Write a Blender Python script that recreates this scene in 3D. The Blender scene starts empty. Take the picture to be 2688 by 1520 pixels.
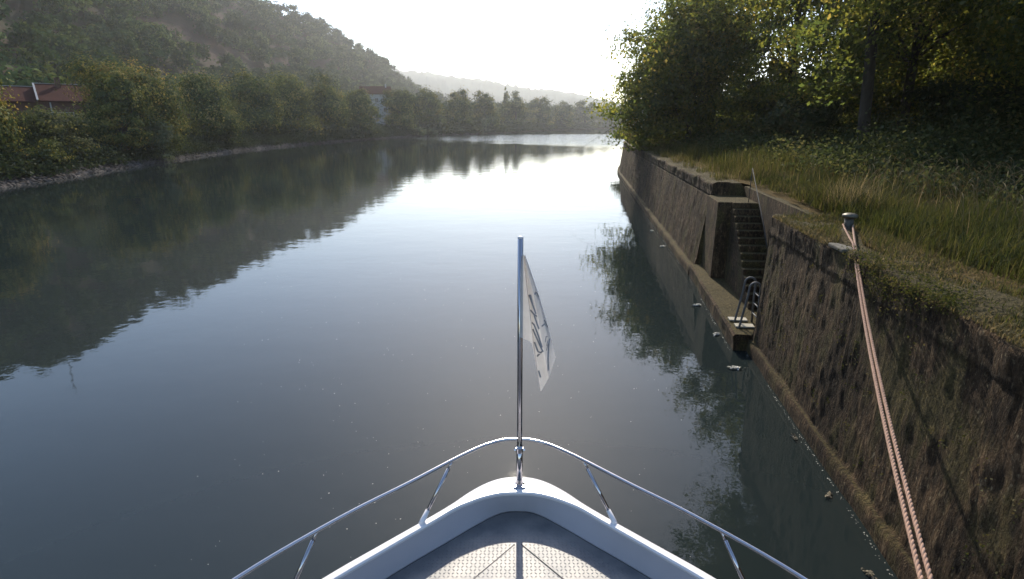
import bpy, math, random
import numpy as np
from mathutils import Vector

R = math.radians
SC = bpy.context.scene
COL = SC.collection

# ------------------------------------------------------------------ camera, sky, sun, exposure
CAM_Z = 4.0
cam_d = bpy.data.cameras.new("camera")
cam = bpy.data.objects.new("camera", cam_d)
COL.objects.link(cam)
cam.location = (0, 0, CAM_Z)
cam.rotation_euler = (R(90 - 16.5), 0, 0)
cam_d.sensor_width = 36
cam_d.angle = R(85)
cam_d.clip_start = 0.05
cam_d.clip_end = 20000
SC.camera = cam

SUN_EL, SUN_AZ = 36.0, 0.6          # degrees; azimuth to the right of +Y
W = bpy.data.worlds.new("World")
SC.world = W
W.use_nodes = True
wn = W.node_tree
sky = wn.nodes.new("ShaderNodeTexSky")
sky.sky_type = 'NISHITA'
sky.sun_disc = False
sky.sun_elevation = R(SUN_EL)
sky.sun_rotation = R(SUN_AZ)
sky.air_density = 1.0
sky.dust_density = 0.6
sky.ozone_density = 1.6
bg = wn.nodes["Background"]
bg.inputs["Strength"].default_value = 0.14
wn.links.new(sky.outputs[0], bg.inputs[0])

sl = bpy.data.lights.new("sun", 'SUN')
sl.energy = 3.1
sl.angle = R(0.6)
sl.color = (1.0, 0.90, 0.74)
so = bpy.data.objects.new("sun", sl)
COL.objects.link(so)
sd = Vector((math.sin(R(SUN_AZ)) * math.cos(R(SUN_EL)), math.cos(R(SUN_AZ)) * math.cos(R(SUN_EL)), math.sin(R(SUN_EL))))
so.rotation_euler = sd.to_track_quat('Z', 'Y').to_euler()

SC.view_settings.view_transform = 'Standard'
SC.view_settings.look = 'None'
SC.view_settings.exposure = 0.9
SC.view_settings.gamma = 1.0
SC.view_settings.use_curve_mapping = False
SC.render.engine = 'CYCLES'
cy = SC.cycles
cy.use_denoising = True
cy.max_bounces = 6
cy.diffuse_bounces = 4
cy.glossy_bounces = 3
cy.transmission_bounces = 3
cy.volume_bounces = 0
cy.transparent_max_bounces = 4
cy.sample_clamp_indirect = 6
cy.caustics_reflective = False
cy.caustics_refractive = False

# ------------------------------------------------------------------ helpers
def tag(o, label=None, cat=None, group=None, kind=None):
    if label: o['label'] = label
    if cat: o['category'] = cat
    if group: o['group'] = group
    if kind: o['kind'] = kind
    return o

def empty(name, loc=(0, 0, 0)):
    o = bpy.data.objects.new(name, None)
    o.empty_display_size = 0.2
    o.location = loc
    COL.objects.link(o)
    return o

def mesh_np(name, verts, faces, mat, parent=None, var=None, smooth=False):
    """faces: (N,3) or (N,4) int array, all the same size; var: per-face float"""
    verts = np.asarray(verts, np.float32).reshape(-1, 3)
    faces = np.asarray(faces, np.int32)
    k = faces.shape[1]
    me = bpy.data.meshes.new(name)
    me.vertices.add(len(verts))
    me.vertices.foreach_set("co", verts.ravel())
    me.loops.add(faces.size)
    me.loops.foreach_set("vertex_index", faces.ravel())
    me.polygons.add(len(faces))
    me.polygons.foreach_set("loop_start", np.arange(0, faces.size, k, dtype=np.int32))
    if smooth:
        me.polygons.foreach_set("use_smooth", np.ones(len(faces), bool))
    if var is not None:
        a = me.attributes.new("var", 'FLOAT', 'FACE')
        a.data.foreach_set("value", np.asarray(var, np.float32))
    me.update(calc_edges=True)
    me.validate()
    me.materials.append(mat)
    o = bpy.data.objects.new(name, me)
    COL.objects.link(o)
    if parent is not None:
        o.parent = parent
        o.location = -Vector(parent.location) if parent.parent is None else (0, 0, 0)
    return o

class MB:
    """mesh builder: collects boxes, tubes and loose faces in world coordinates; links ONE object"""
    def __init__(self):
        self.v, self.f = [], []
    def add(self, vs, fs):
        b = len(self.v)
        self.v += [tuple(p) for p in vs]
        self.f += [tuple(b + i for i in q) for q in fs]
        return self
    def box(self, c, s, rz=0.0):
        cx, cy_, cz = c; hx, hy, hz = s[0] / 2, s[1] / 2, s[2] / 2
        ca, sa = math.cos(rz), math.sin(rz)
        vs = [(cx + x * ca - y * sa, cy_ + x * sa + y * ca, cz + z) for z in (-hz, hz) for (x, y) in ((-hx, -hy), (hx, -hy), (hx, hy), (-hx, hy))]
        return self.add(vs, [(0, 3, 2, 1), (4, 5, 6, 7), (0, 1, 5, 4), (1, 2, 6, 5), (2, 3, 7, 6), (3, 0, 4, 7)])
    def prism(self, pts, z0, z1):
        n = len(pts)
        vs = [(x, y, z0) for x, y in pts] + [(x, y, z1) for x, y in pts]
        return self.add(vs, [tuple(range(n - 1, -1, -1)), tuple(range(n, 2 * n))] + [(i, (i + 1) % n, n + (i + 1) % n, n + i) for i in range(n)])
    def tube(self, pts, r, n=8, cap=True):
        pts = [Vector(p) for p in pts]
        rs = r if isinstance(r, (list, tuple)) else [r] * len(pts)
        up = None; vs = []
        for i, p in enumerate(pts):
            t = (pts[min(i + 1, len(pts) - 1)] - pts[max(i - 1, 0)]).normalized()
            if up is None:
                up = Vector((0, 0, 1)) if abs(t.z) < .9 else Vector((1, 0, 0))
            a = (up - t * up.dot(t)).normalized(); b = t.cross(a); up = a
            for k in range(n):
                an = 2 * math.pi * k / n
                vs.append(p + (a * math.cos(an) + b * math.sin(an)) * rs[i])
        fs = []
        for i in range(len(pts) - 1):
            for k in range(n):
                k2 = (k + 1) % n
                fs.append((i * n + k, i * n + k2, (i + 1) * n + k2, (i + 1) * n + k))
        if cap:
            fs += [tuple(range(n - 1, -1, -1)), tuple((len(pts) - 1) * n + k for k in range(n))]
        return self.add(vs, fs)
    def lathe(self, c, prof, n=20):
        vs = []; m = len(prof)
        for r, z in prof:
            for k in range(n):
                a = 2 * math.pi * k / n
                vs.append((c[0] + r * math.cos(a), c[1] + r * math.sin(a), c[2] + z))
        fs = [(i * n + k, i * n + (k + 1) % n, (i + 1) * n + (k + 1) % n, (i + 1) * n + k) for i in range(m - 1) for k in range(n)]
        fs += [tuple(range(n - 1, -1, -1)), tuple((m - 1) * n + k for k in range(n))]
        return self.add(vs, fs)
    def grid(self, P):
        """P: list of rows of points"""
        nr, nc = len(P), len(P[0])
        return self.add([p for row in P for p in row],
                        [(i * nc + j, i * nc + j + 1, (i + 1) * nc + j + 1, (i + 1) * nc + j) for i in range(nr - 1) for j in range(nc - 1)])
    def build(self, name, mat, parent=None, smooth=False, bevel=0, offset=None):
        me = bpy.data.meshes.new(name)
        me.from_pydata([tuple(p) for p in self.v], [], self.f)
        me.validate(); me.update()
        if smooth:
            me.polygons.foreach_set("use_smooth", np.ones(len(me.polygons), bool))
        me.materials.append(mat)
        o = bpy.data.objects.new(name, me)
        COL.objects.link(o)
        if parent is not None:
            o.parent = parent
            if parent.parent is None and parent.type == 'EMPTY':
                o.location = -Vector(parent.location)
        if bevel:
            m = o.modifiers.new("bevel", 'BEVEL'); m.width = bevel; m.segments = 2; m.limit_method = 'ANGLE'
        return o

def vnoise(x, y, z=0.0, seed=0):
    """smooth value noise in 3D, numpy, about -1..1"""
    x, y, z = np.broadcast_arrays(np.asarray(x, float), np.asarray(y, float), np.asarray(z, float))
    xi, yi, zi = np.floor(x).astype(np.int64), np.floor(y).astype(np.int64), np.floor(z).astype(np.int64)
    fx, fy, fz = x - xi, y - yi, z - zi
    fx, fy, fz = [t * t * (3 - 2 * t) for t in (fx, fy, fz)]
    def h(a, b, c):
        n = (a * 374761393 + b * 668265263 + c * 2147483647 + seed * 974711) & 0xffffffff
        n = ((n ^ (n >> 13)) * 1274126177) & 0xffffffff
        n = ((n ^ (n >> 16)) * 2246822519) & 0xffffffff
        return ((n ^ (n >> 15)) & 0xffff) / 32767.5 - 1
    r = 0
    for dx in (0, 1):
        for dy in (0, 1):
            for dz in (0, 1):
                r = r + h(xi + dx, yi + dy, zi + dz) * (fx if dx else 1 - fx) * (fy if dy else 1 - fy) * (fz if dz else 1 - fz)
    return r

def fbm(x, y, z=0.0, seed=0, o=4):
    return sum(vnoise(np.asarray(x) * 2 ** i, np.asarray(y) * 2 ** i, np.asarray(z) * 2 ** i, seed + i) * .5 ** i for i in range(o))

# ------------------------------------------------------------------ materials
def new_mat(name):
    m = bpy.data.materials.new(name); m.use_nodes = True
    return m, m.node_tree, m.node_tree.nodes["Principled BSDF"]

def ramp(nt, fac, stops):
    n = nt.nodes.new("ShaderNodeValToRGB")
    e = n.color_ramp.elements
    while len(e) < len(stops): e.new(0.5)
    for k, (p, c) in enumerate(stops):
        e[k].position = p; e[k].color = (*c, 1)
    nt.links.new(fac, n.inputs[0])
    return n.outputs[0]

def noise(nt, scale, detail=4, rough=.55, vec=None, sc3=None, dist=0.0):
    n = nt.nodes.new("ShaderNodeTexNoise")
    n.inputs["Scale"].default_value = scale; n.inputs["Detail"].default_value = detail
    n.inputs["Roughness"].default_value = rough; n.inputs["Distortion"].default_value = dist
    if vec is None:
        g = nt.nodes.new("ShaderNodeNewGeometry"); vec = g.outputs["Position"]
    if sc3:
        mp = nt.nodes.new("ShaderNodeMapping"); mp.inputs["Scale"].default_value = sc3
        nt.links.new(vec, mp.inputs[0]); vec = mp.outputs[0]
    nt.links.new(vec, n.inputs["Vector"])
    return n.outputs[0]

def bump(nt, bsdf, h, strength=.5, dist=.02):
    b = nt.nodes.new("ShaderNodeBump")
    b.inputs["Strength"].default_value = strength; b.inputs["Distance"].default_value = dist
    nt.links.new(h, b.inputs["Height"]); nt.links.new(b.outputs[0], bsdf.inputs["Normal"])

def math_n(nt, op, a, b=None):
    n = nt.nodes.new("ShaderNodeMath"); n.operation = op
    for i, v in enumerate((a, b)):
        if v is None: continue
        if isinstance(v, (int, float)): n.inputs[i].default_value = v
        else: nt.links.new(v, n.inputs[i])
    return n.outputs[0]

def mix_c(nt, fac, a, b):
    n = nt.nodes.new("ShaderNodeMix"); n.data_type = 'RGBA'
    for i, v in ((0, fac), (6, a), (7, b)):
        if isinstance(v, (int, float)): n.inputs[i].default_value = v
        elif isinstance(v, tuple): n.inputs[i].default_value = (*v, 1)
        else: nt.links.new(v, n.inputs[i])
    return n.outputs[2]

def plain(name, col, rough=.6, metal=0.0, var=0.0, vs=8.0, bmp=0.0, bs=60.0):
    m, nt, b = new_mat(name)
    b.inputs["Roughness"].default_value = rough; b.inputs["Metallic"].default_value = metal
    if var:
        f = noise(nt, vs)
        nt.links.new(ramp(nt, f, [(.3, tuple(c * (1 - var) for c in col)), (.7, tuple(min(1, c * (1 + var)) for c in col))]), b.inputs["Base Color"])
    else:
        b.inputs["Base Color"].default_value = (*col, 1)
    if bmp:
        bump(nt, b, noise(nt, bs), bmp, .01)
    return m

def leaf_mat(name, stops, trans=.45, gloss=.015, glow=2.2):
    m = bpy.data.materials.new(name); m.use_nodes = True
    nt = m.node_tree; nt.nodes.clear()
    out = nt.nodes.new("ShaderNodeOutputMaterial")
    at = nt.nodes.new("ShaderNodeAttribute"); at.attribute_name = "var"
    c = ramp(nt, at.outputs["Fac"], stops)
    d = nt.nodes.new("ShaderNodeBsdfDiffuse"); t = nt.nodes.new("ShaderNodeBsdfTranslucent")
    g = nt.nodes.new("ShaderNodeBsdfGlossy"); g.inputs["Roughness"].default_value = .6
    hs = nt.nodes.new("ShaderNodeHueSaturation"); hs.inputs["Hue"].default_value = .475; hs.inputs["Saturation"].default_value = 1.1; hs.inputs["Value"].default_value = glow
    nt.links.new(c, hs.inputs["Color"])
    nt.links.new(c, d.inputs[0]); nt.links.new(hs.outputs[0], t.inputs[0])
    m1 = nt.nodes.new("ShaderNodeMixShader"); m1.inputs[0].default_value = trans
    nt.links.new(d.outputs[0], m1.inputs[1]); nt.links.new(t.outputs[0], m1.inputs[2])
    m2 = nt.nodes.new("ShaderNodeMixShader"); m2.inputs[0].default_value = gloss
    nt.links.new(m1.outputs[0], m2.inputs[1]); nt.links.new(g.outputs[0], m2.inputs[2])
    nt.links.new(m2.outputs[0], out.inputs[0])
    return m

M_LEAF = leaf_mat("leaf_bank", [(0, (.028, .046, .016)), (.45, (.080, .105, .028)), (.8, (.23, .22, .058)), (1, (.32, .27, .09))], .15)
M_LEAF_Y = leaf_mat("leaf_yellowing", [(0, (.030, .048, .016)), (.45, (.095, .112, .028)), (.8, (.25, .225, .055)), (1, (.34, .25, .08))], .16)
M_LEAF_PALE = leaf_mat("leaf_silvery", [(0, (.06, .08, .045)), (.6, (.13, .15, .08)), (1, (.20, .20, .11))], .2)
M_LEAF_R = leaf_mat("leaf_chestnut", [(0, (.028, .044, .014)), (.5, (.060, .076, .018)), (.85, (.11, .112, .024)), (1, (.17, .15, .04))], .58, .02, 3.8)
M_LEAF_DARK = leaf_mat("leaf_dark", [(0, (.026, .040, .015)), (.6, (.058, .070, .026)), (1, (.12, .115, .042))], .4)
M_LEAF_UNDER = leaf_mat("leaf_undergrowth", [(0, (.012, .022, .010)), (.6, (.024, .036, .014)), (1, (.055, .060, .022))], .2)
M_LEAF_HILL = leaf_mat("leaf_hill", [(0, (.022, .044, .017)), (.5, (.050, .082, .028)), (1, (.145, .175, .06))], .12, .0)
M_GRASS = leaf_mat("grass_blades", [(0, (.020, .030, .009)), (.4, (.045, .052, .014)), (.7, (.095, .084, .034)), (1, (.21, .175, .095))], .4, .01)

def bark_mat():
    m, nt, b = new_mat("bark")
    f = noise(nt, 6, 6, .6, None, (1, 1, .25))
    nt.links.new(ramp(nt, f, [(.3, (.02, .016, .012)), (.7, (.075, .06, .045))]), b.inputs["Base Color"])
    b.inputs["Roughness"].default_value = .9
    bump(nt, b, f, .8, .05)
    return m
M_BARK = bark_mat()

def stone_wall_mat():
    m, nt, b = new_mat("old_mossy_masonry")
    f1 = noise(nt, 1.1, 6, .6)
    f2 = noise(nt, 13, 8, .68, None, (1, 1, .20), .3)      # run-down streaks
    f3 = noise(nt, 2.2, 5, .6, None, (1, 1, .45))
    f4 = noise(nt, 30, 6, .7)
    f5 = noise(nt, 26, 5, .7, None, (1, 1, .4))
    ff = math_n(nt, 'ADD', math_n(nt, 'MULTIPLY', f2, .55), math_n(nt, 'MULTIPLY', f5, .45))
    base = ramp(nt, ff, [(.36, (.012, .008, .004)), (.47, (.054, .033, .017)), (.56, (.125, .077, .040)), (.64, (.30, .20, .11))])
    flk = ramp(nt, noise(nt, 34, 3, .6, None, (1, 1, .55)), [(.60, (0, 0, 0)), (.70, (.8, .8, .8))])
    base = mix_c(nt, flk, base, (.33, .26, .155))
    soot = ramp(nt, f1, [(.38, (.28, .27, .24)), (.62, (1, 1, 1))])
    mu = nt.nodes.new("ShaderNodeMix"); mu.data_type = 'RGBA'; mu.blend_type = 'MULTIPLY'; mu.inputs[0].default_value = .85
    nt.links.new(base, mu.inputs[6]); nt.links.new(soot, mu.inputs[7])
    moss = ramp(nt, f4, [(.35, (.022, .020, .008)), (.55, (.10, .08, .028)), (.72, (.24, .18, .065))])
    geo = nt.nodes.new("ShaderNodeNewGeometry"); sx = nt.nodes.new("ShaderNodeSeparateXYZ")
    nt.links.new(geo.outputs["Position"], sx.inputs[0])
    mfac = ramp(nt, f3, [(.51, (0, 0, 0)), (.62, (.8, .8, .8))])
    nz = nt.nodes.new("ShaderNodeSeparateXYZ"); nt.links.new(geo.outputs["Normal"], nz.inputs[0])
    up = nt.nodes.new("ShaderNodeMapRange"); up.inputs[1].default_value = .7; up.inputs[2].default_value = .98; up.inputs[4].default_value = .75
    nt.links.new(nz.outputs[2], up.inputs[0])
    fac = math_n(nt, 'MAXIMUM', mfac, up.outputs[0])
    c = mix_c(nt, fac, mu.outputs[2], moss)
    nt.links.new(c, b.inputs["Base Color"])
    b.inputs["Roughness"].default_value = .92
    b.inputs["Specular IOR Level"].default_value = .25
    h = math_n(nt, 'ADD', ff, math_n(nt, 'MULTIPLY', f4, .35))
    bump(nt, b, h, 1.0, .10)
    return m
M_WALL = stone_wall_mat()
M_CONC = plain("weathered_concrete", (.20, .185, .16), .9, 0, .35, 5, .5, 40)
M_CONC_D = plain("damp_mossy_concrete", (.040, .034, .024), .95, 0, .45, 6, .6, 40)
M_CONC_L = plain("pale_concrete_cap", (.36, .33, .26), .85, 0, .2, 9, .4, 50)
M_STEEL_G = plain("galvanised_steel", (.12, .12, .118), .65, .2, .25, 20)
M_STEEL = plain("stainless_steel", (.50, .48, .49), .12, 1.0)
M_GEL = plain("white_gelcoat", (.74, .71, .71), .22, 0, .04, 3)
M_GEL_SHADE = plain("shade_toned_gelcoat", (.40, .385, .41), .35, 0, .05, 3)  # gelcoat toned down: shade on the bulwark's inner face put into the colour
M_IRON = plain("rusty_cast_iron", (.075, .065, .05), .55, .4, .4, 25, .3, 60)

def deck_mat():
    m, nt, b = new_mat("aluminium_tread_plate")
    f = noise(nt, 7, 5)
    nt.links.new(ramp(nt, f, [(.3, (.13, .135, .145)), (.7, (.23, .225, .22))]), b.inputs["Base Color"])
    b.inputs["Metallic"].default_value = .35
    b.inputs["Roughness"].default_value = .5
    return m
M_DECK = deck_mat()

def ground_mat():
    m, nt, b = new_mat("grassy_ground")
    f = noise(nt, .7, 6, .6); f2 = noise(nt, 18, 6, .7)
    c1 = ramp(nt, f2, [(.3, (.012, .016, .006)), (.7, (.05, .046, .018))])
    c2 = ramp(nt, f2, [(.3, (.05, .034, .014)), (.7, (.19, .13, .05))])
    nt.links.new(mix_c(nt, ramp(nt, f, [(.25, (0, 0, 0)), (.5, (1, 1, 1))]), c1, c2), b.inputs["Base Color"])
    b.inputs["Roughness"].default_value = 1.0
    b.inputs["Specular IOR Level"].default_value = .1
    bump(nt, b, f2, 1.0, .08)
    return m
M_GROUND = ground_mat()

def hill_mat():
    m, nt, b = new_mat("dry_hill_grass")
    f = noise(nt, .035, 6, .6); f2 = noise(nt, .5, 6, .7)
    c1 = ramp(nt, f2, [(.3, (.03, .018, .012)), (.7, (.070, .042, .030))])
    c2 = ramp(nt, f2, [(.3, (.020, .022, .011)), (.7, (.05, .048, .024))])
    nt.links.new(mix_c(nt, ramp(nt, f, [(.4, (0, 0, 0)), (.6, (1, 1, 1))]), c1, c2), b.inputs["Base Color"])
    b.inputs["Roughness"].default_value = 1.0; b.inputs["Specular IOR Level"].default_value = .1
    return m
M_HILL = hill_mat()
M_RIDGE = plain("far_wooded_ridge", (.045, .065, .04), 1.0, 0, .35, .02)
M_ROCK = plain("bank_rubble", (.072, .060, .054), .95, 0, .6, 1.6)

def water_mat():
    m, nt, b = new_mat("river_water")
    b.inputs["Base Color"].default_value = (.015, .021, .021, 1)
    b.inputs["Roughness"].default_value = .02
    b.inputs["IOR"].default_value = 1.333
    geo = nt.nodes.new("ShaderNodeNewGeometry"); P = geo.outputs["Position"]
    sx = nt.nodes.new("ShaderNodeSeparateXYZ"); nt.links.new(P, sx.inputs[0])
    fine = noise(nt, 3.2, 3, .55, P)
    mid = noise(nt, .55, 3, .5, P, (1, 1.6, 1))
    big = noise(nt, .018, 2, .5, P, (.6, 1.4, 1))
    # a breeze-ruffled patch far up the reach
    mr = nt.nodes.new("ShaderNodeMapRange"); mr.interpolation_type = 'SMOOTHSTEP'
    mr.inputs[1].default_value = 112; mr.inputs[2].default_value = 150
    yy = math_n(nt, 'ADD', sx.outputs[1], math_n(nt, 'MULTIPLY', math_n(nt, 'SUBTRACT', noise(nt, .03, 3, .6, P), .5), 70))
    xx = math_n(nt, 'ADD', yy, math_n(nt, 'MULTIPLY', sx.outputs[0], .9))
    nt.links.new(xx, mr.inputs[0])
    mr2 = nt.nodes.new("ShaderNodeMapRange"); mr2.interpolation_type = 'SMOOTHSTEP'
    mr2.inputs[1].default_value = 215; mr2.inputs[2].default_value = 250; mr2.inputs[3].default_value = 1; mr2.inputs[4].default_value = 0
    nt.links.new(yy, mr2.inputs[0])
    patch = math_n(nt, 'MULTIPLY', mr.outputs[0], mr2.outputs[0])
    calm = ramp(nt, big, [(.35, (.35, .35, .35)), (.7, (1.3, 1.3, 1.3))])
    amp = math_n(nt, 'ADD', calm, math_n(nt, 'MULTIPLY', patch, 16.0))
    h = math_n(nt, 'ADD', math_n(nt, 'MULTIPLY', fine, .3), mid)
    h = math_n(nt, 'MULTIPLY', h, amp)
    bump(nt, b, h, 1.0, .010)
    return m
M_WATER = water_mat()

# ------------------------------------------------------------------ the river, its left bank and the hills
BANK = np.array([(-36, -160), (-33.5, -30), (-33.2, 15), (-33.5, 37), (-34.3, 43), (-36.4, 52.8), (-39.5, 70.5), (-42, 88.5), (-42.2, 113), (-40.2, 150),
                 (-35, 177.5), (-26.8, 208), (-14.5, 241), (2.6, 301), (31, 400), (111, 597), (300, 800), (900, 1150)], float)

def bank_dist(x, y):
    """signed distance inland of the left bank"""
    x = np.asarray(x, float); y = np.asarray(y, float)
    best = np.full(x.shape, 1e9); sg = np.ones(x.shape)
    for a, b in zip(BANK[:-1], BANK[1:]):
        d = b - a; L2 = d @ d
        t = np.clip(((x - a[0]) * d[0] + (y - a[1]) * d[1]) / L2, 0, 1)
        qx, qy = a[0] + t * d[0], a[1] + t * d[1]
        dd = np.hypot(x - qx, y - qy)
        cr = d[0] * (y - a[1]) - d[1] * (x - a[0])
        m = dd < best - 1e-9
        best = np.where(m, dd, best); sg = np.where(m, np.sign(cr), sg)
    return best * sg

R_AZ = [-110, -80, -60, -45, -41, -37, -33.6, -28.4, -22.6, -20, -17.6, -14.3, -12.2, -10.7, -8.5, -6, 0, 60]
R_EL = [15, 19, 19, 17.3, 17.3, 15.6, 13.9, 13.0, 10.1, 9.8, 9.0, 7.0, 5.9, 4.6, 3.0, 1.6, 1.0, 1.0]
R_D = [260, 260, 270, 300, 315, 340, 355, 390, 440, 465, 490, 520, 545, 560, 580, 600, 700, 900]
def land_z(x, y):
    s = bank_dist(x, y)
    z = np.interp(s, [-9, -2, -.6, 0, 1.2, 3, 5, 14, 40, 80, 140], [-2, -1.2, -.3, 0.0, .5, 1.1, 1.6, 2.1, 3, 5.5, 8])
    r = np.hypot(x, y); az = np.degrees(np.arctan2(x, y))
    el = np.interp(az, R_AZ, R_EL); dr = np.interp(az, R_AZ, R_D)
    h = np.maximum(0, CAM_Z + dr * np.tan(np.radians(el)) - 9 - 6)
    a = np.maximum(s - 42, 0)
    fr = np.where(r < dr, a / np.maximum(a + (dr - r), 1e-3), 1.0)
    fr = np.clip(fr, 0, 1); fr = fr * .55 + .45 * fr * fr * (3 - 2 * fr)
    z = z + h * fr * np.where(r > dr, np.maximum(0.35, 1 - (r - dr) / 700), 1)
    k = np.clip((s - 5) / 40, 0, 1)
    return z + k * 1.2 * fbm(x * .03, y * .03, 0, 5, 3)

def build_hills():
    az = np.radians(np.arange(-125, 80.1, .8)); rr = np.concatenate([np.geomspace(20, 1000, 130)])
    A, RR = np.meshgrid(az, rr)
    X, Y = RR * np.sin(A), RR * np.cos(A)
    Z = land_z(X, Y)
    V = np.stack([X, Y, Z], -1).reshape(-1, 3)
    n, k = A.shape
    i, j = np.meshgrid(np.arange(n - 1), np.arange(k - 1), indexing='ij')
    F = np.stack([i * k + j, i * k + j + 1, (i + 1) * k + j + 1, (i + 1) * k + j], -1).reshape(-1, 4)
    tag(mesh_np("hills", V, F, M_HILL, smooth=True), kind='structure')
build_hills()

def build_far_ridge():
    az = np.radians(np.arange(-26, 42, .06)); rr = np.linspace(1250, 1950, 30)
    A, RR = np.meshgrid(az, rr)
    X, Y = RR * np.sin(A), RR * np.cos(A)
    el = np.interp(np.degrees(A), [-26, -14, -10.7, -7.1, -3, -.7, 4, 8.1, 10, 14, 20, 42], [4.6, 5.0, 4.95, 4.75, 4.3, 3.9, 3.25, 2.6, 2.2, 1.9, 1.8, 1.8])
    top = CAM_Z + 1600 * np.tan(np.radians(el)) - 4
    t = np.clip((RR - 1250) / 350, 0, 1); t = t * t * (3 - 2 * t)
    Z = -3 + top * t + 7 * np.maximum(0, vnoise(X * .09, Y * .09, 0, 3)) * (t > .02) + 4 * vnoise(X * .02, Y * .02, 0, 9)
    V = np.stack([X, Y, Z], -1).reshape(-1, 3)
    n, k = A.shape
    i, j = np.meshgrid(np.arange(n - 1), np.arange(k - 1), indexing='ij')
    F = np.stack([i * k + j, i * k + j + 1, (i + 1) * k + j + 1, (i + 1) * k + j], -1).reshape(-1, 4)
    tag(mesh_np("far_hill", V, F, M_RIDGE, smooth=True), kind='structure')
build_far_ridge()

def build_water():
    MB().add([(-2500, -400, 0), (2500, -400, 0), (2500, 2600, 0), (-2500, 2600, 0)], [(0, 1, 2, 3)])
    m = MB().add([(-700, -400, 0), (1500, -400, 0), (1500, 1300, 0), (-700, 1300, 0)], [(0, 1, 2, 3)])
    tag(m.build("river_water", M_WATER), kind='structure')
build_water()

# ------------------------------------------------------------------ quay wall geometry helpers
WN = (-.9923, .1240)                       # outward (to the water)
WY = [-200, -60, -8, 0, 3.66, 9.3, 15, 46]
WX = [5.0, 4.0, 2.75, 3.12, 3.61, 4.42, 5.30, 9.06]
def wx(y): return np.interp(y, WY, WX)
def WP(y, off, z):
    return (float(wx(y)) + WN[0] * off, y + WN[1] * off, z)
WALL_TOP = 2.5

def quay_path_far():
    pts = [(y, ) for y in np.arange(14.9, 46, .06)]
    P = [np.array([float(wx(y[0])), y[0]]) for y in pts]
    ang = math.atan2(.125, 1)
    p = P[-1].copy()
    for k in range(160):                  # the far end curves away to the right
        ang += .0040
        p = p + np.array([math.sin(ang), math.cos(ang)]) * .28
        P.append(p.copy())
    return np.array(P)
QFAR = quay_path_far()
def quay_path_near():
    return np.array([(float(wx(y)), y) for y in np.arange(-8, 9.51, .035)])
QNEAR = quay_path_near()

def wall_profile(bat, toe):
    w = bat + toe
    pr = [(w + .02, -1.6), (w + .02, -.6)]
    pr += [(w, z) for z in np.arange(-.3, .20, .05)]
    pr += [(w - .012, .215), (bat + toe * .45, .228), (bat + .012, .235)]
    pr += [(bat * (1 - (z - .25) / 2.1), z) for z in np.arange(.27, 2.16, .036)]
    pr += [(.006, 2.17), (.016, 2.18), (.017, 2.24), (.017, 2.32), (.02, 2.40), (.02, 2.45), (.01, 2.49), (-.03, 2.515)]
    pr += [(-o, 2.52) for o in np.arange(.08, .75, .08)]
    pr += [(-.8, 2.40), (-.8, 1.2), (-.8, -1.6)]
    return np.array(pr)

def sweep_wall(name, path, seed, label, bat, toe):
    pr = wall_profile(bat, toe)
    T = np.gradient(path, axis=0); T /= np.linalg.norm(T, axis=1)[:, None]
    N = np.stack([-T[:, 1], T[:, 0]], 1)
    s = np.concatenate([[0], np.cumsum(np.linalg.norm(np.diff(path, axis=0), axis=1))])
    off = np.broadcast_to(pr[None, :, 0], (len(path), len(pr))).copy()
    zz = np.broadcast_to(pr[None, :, 1], (len(path), len(pr))).copy()
    S = np.broadcast_to(s[:, None], off.shape)
    face = (zz > .24) & (zz < 2.5) & (off > -.1)
    toe = (zz <= .24) & (off > 0)
    d = .012 * fbm(S * .8, zz * .7, 0, seed, 3) + .017 * np.abs(fbm(S * 11, zz * 3.2, 0, seed + 9, 2)) + .010 * vnoise(S * 4, zz * 1.1, 0, seed + 12)
    off += np.where(face, d, 0) + np.where(toe, .010 * fbm(S * 2.5, zz * 3, 0, seed + 20, 3), 0)
    top = (zz > 2.3) & (off > -.7)
    zz += np.where(top, .035 * fbm(S * 1.1, off * 2, 0, seed + 30, 4) + .02 * fbm(S * 8, off * 8, 0, seed + 31, 2), 0)
    off += np.where((zz > 2.3) & (off > -.05), .03 * fbm(S * 3, zz * 0, 0, seed + 32, 3), 0)
    V = np.stack([path[:, 0:1] + N[:, 0:1] * off, path[:, 1:2] + N[:, 1:2] * off, zz], -1)
    n, k = off.shape
    m = MB()
    i, j = np.meshgrid(np.arange(n - 1), np.arange(k - 1), indexing='ij')
    F = np.stack([i * k + j, i * k + j + 1, (i + 1) * k + j + 1, (i + 1) * k + j], -1).reshape(-1, 4)
    m.v = [tuple(p) for p in V.reshape(-1, 3)]
    m.f = [tuple(int(t) for t in q) for q in F]
    m.f.append(tuple(range(k))); m.f.append(tuple((n - 1) * k + t for t in range(k - 1, -1, -1)))
    o = m.build(name, M_WALL)
    o.data.polygons.foreach_set("use_smooth", np.array([p.loop_total == 4 for p in o.data.polygons]))
    return tag(o, label, "quay wall")
sweep_wall("quay_wall", QFAR, 11, "long mossy stone quay wall curving away beyond the recessed stairs", .26, .16)
sweep_wall("quay_wall", QNEAR, 47, "dark mossy stone quay wall on the near side of the stairs, below the bollard", .06, .08)

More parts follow.
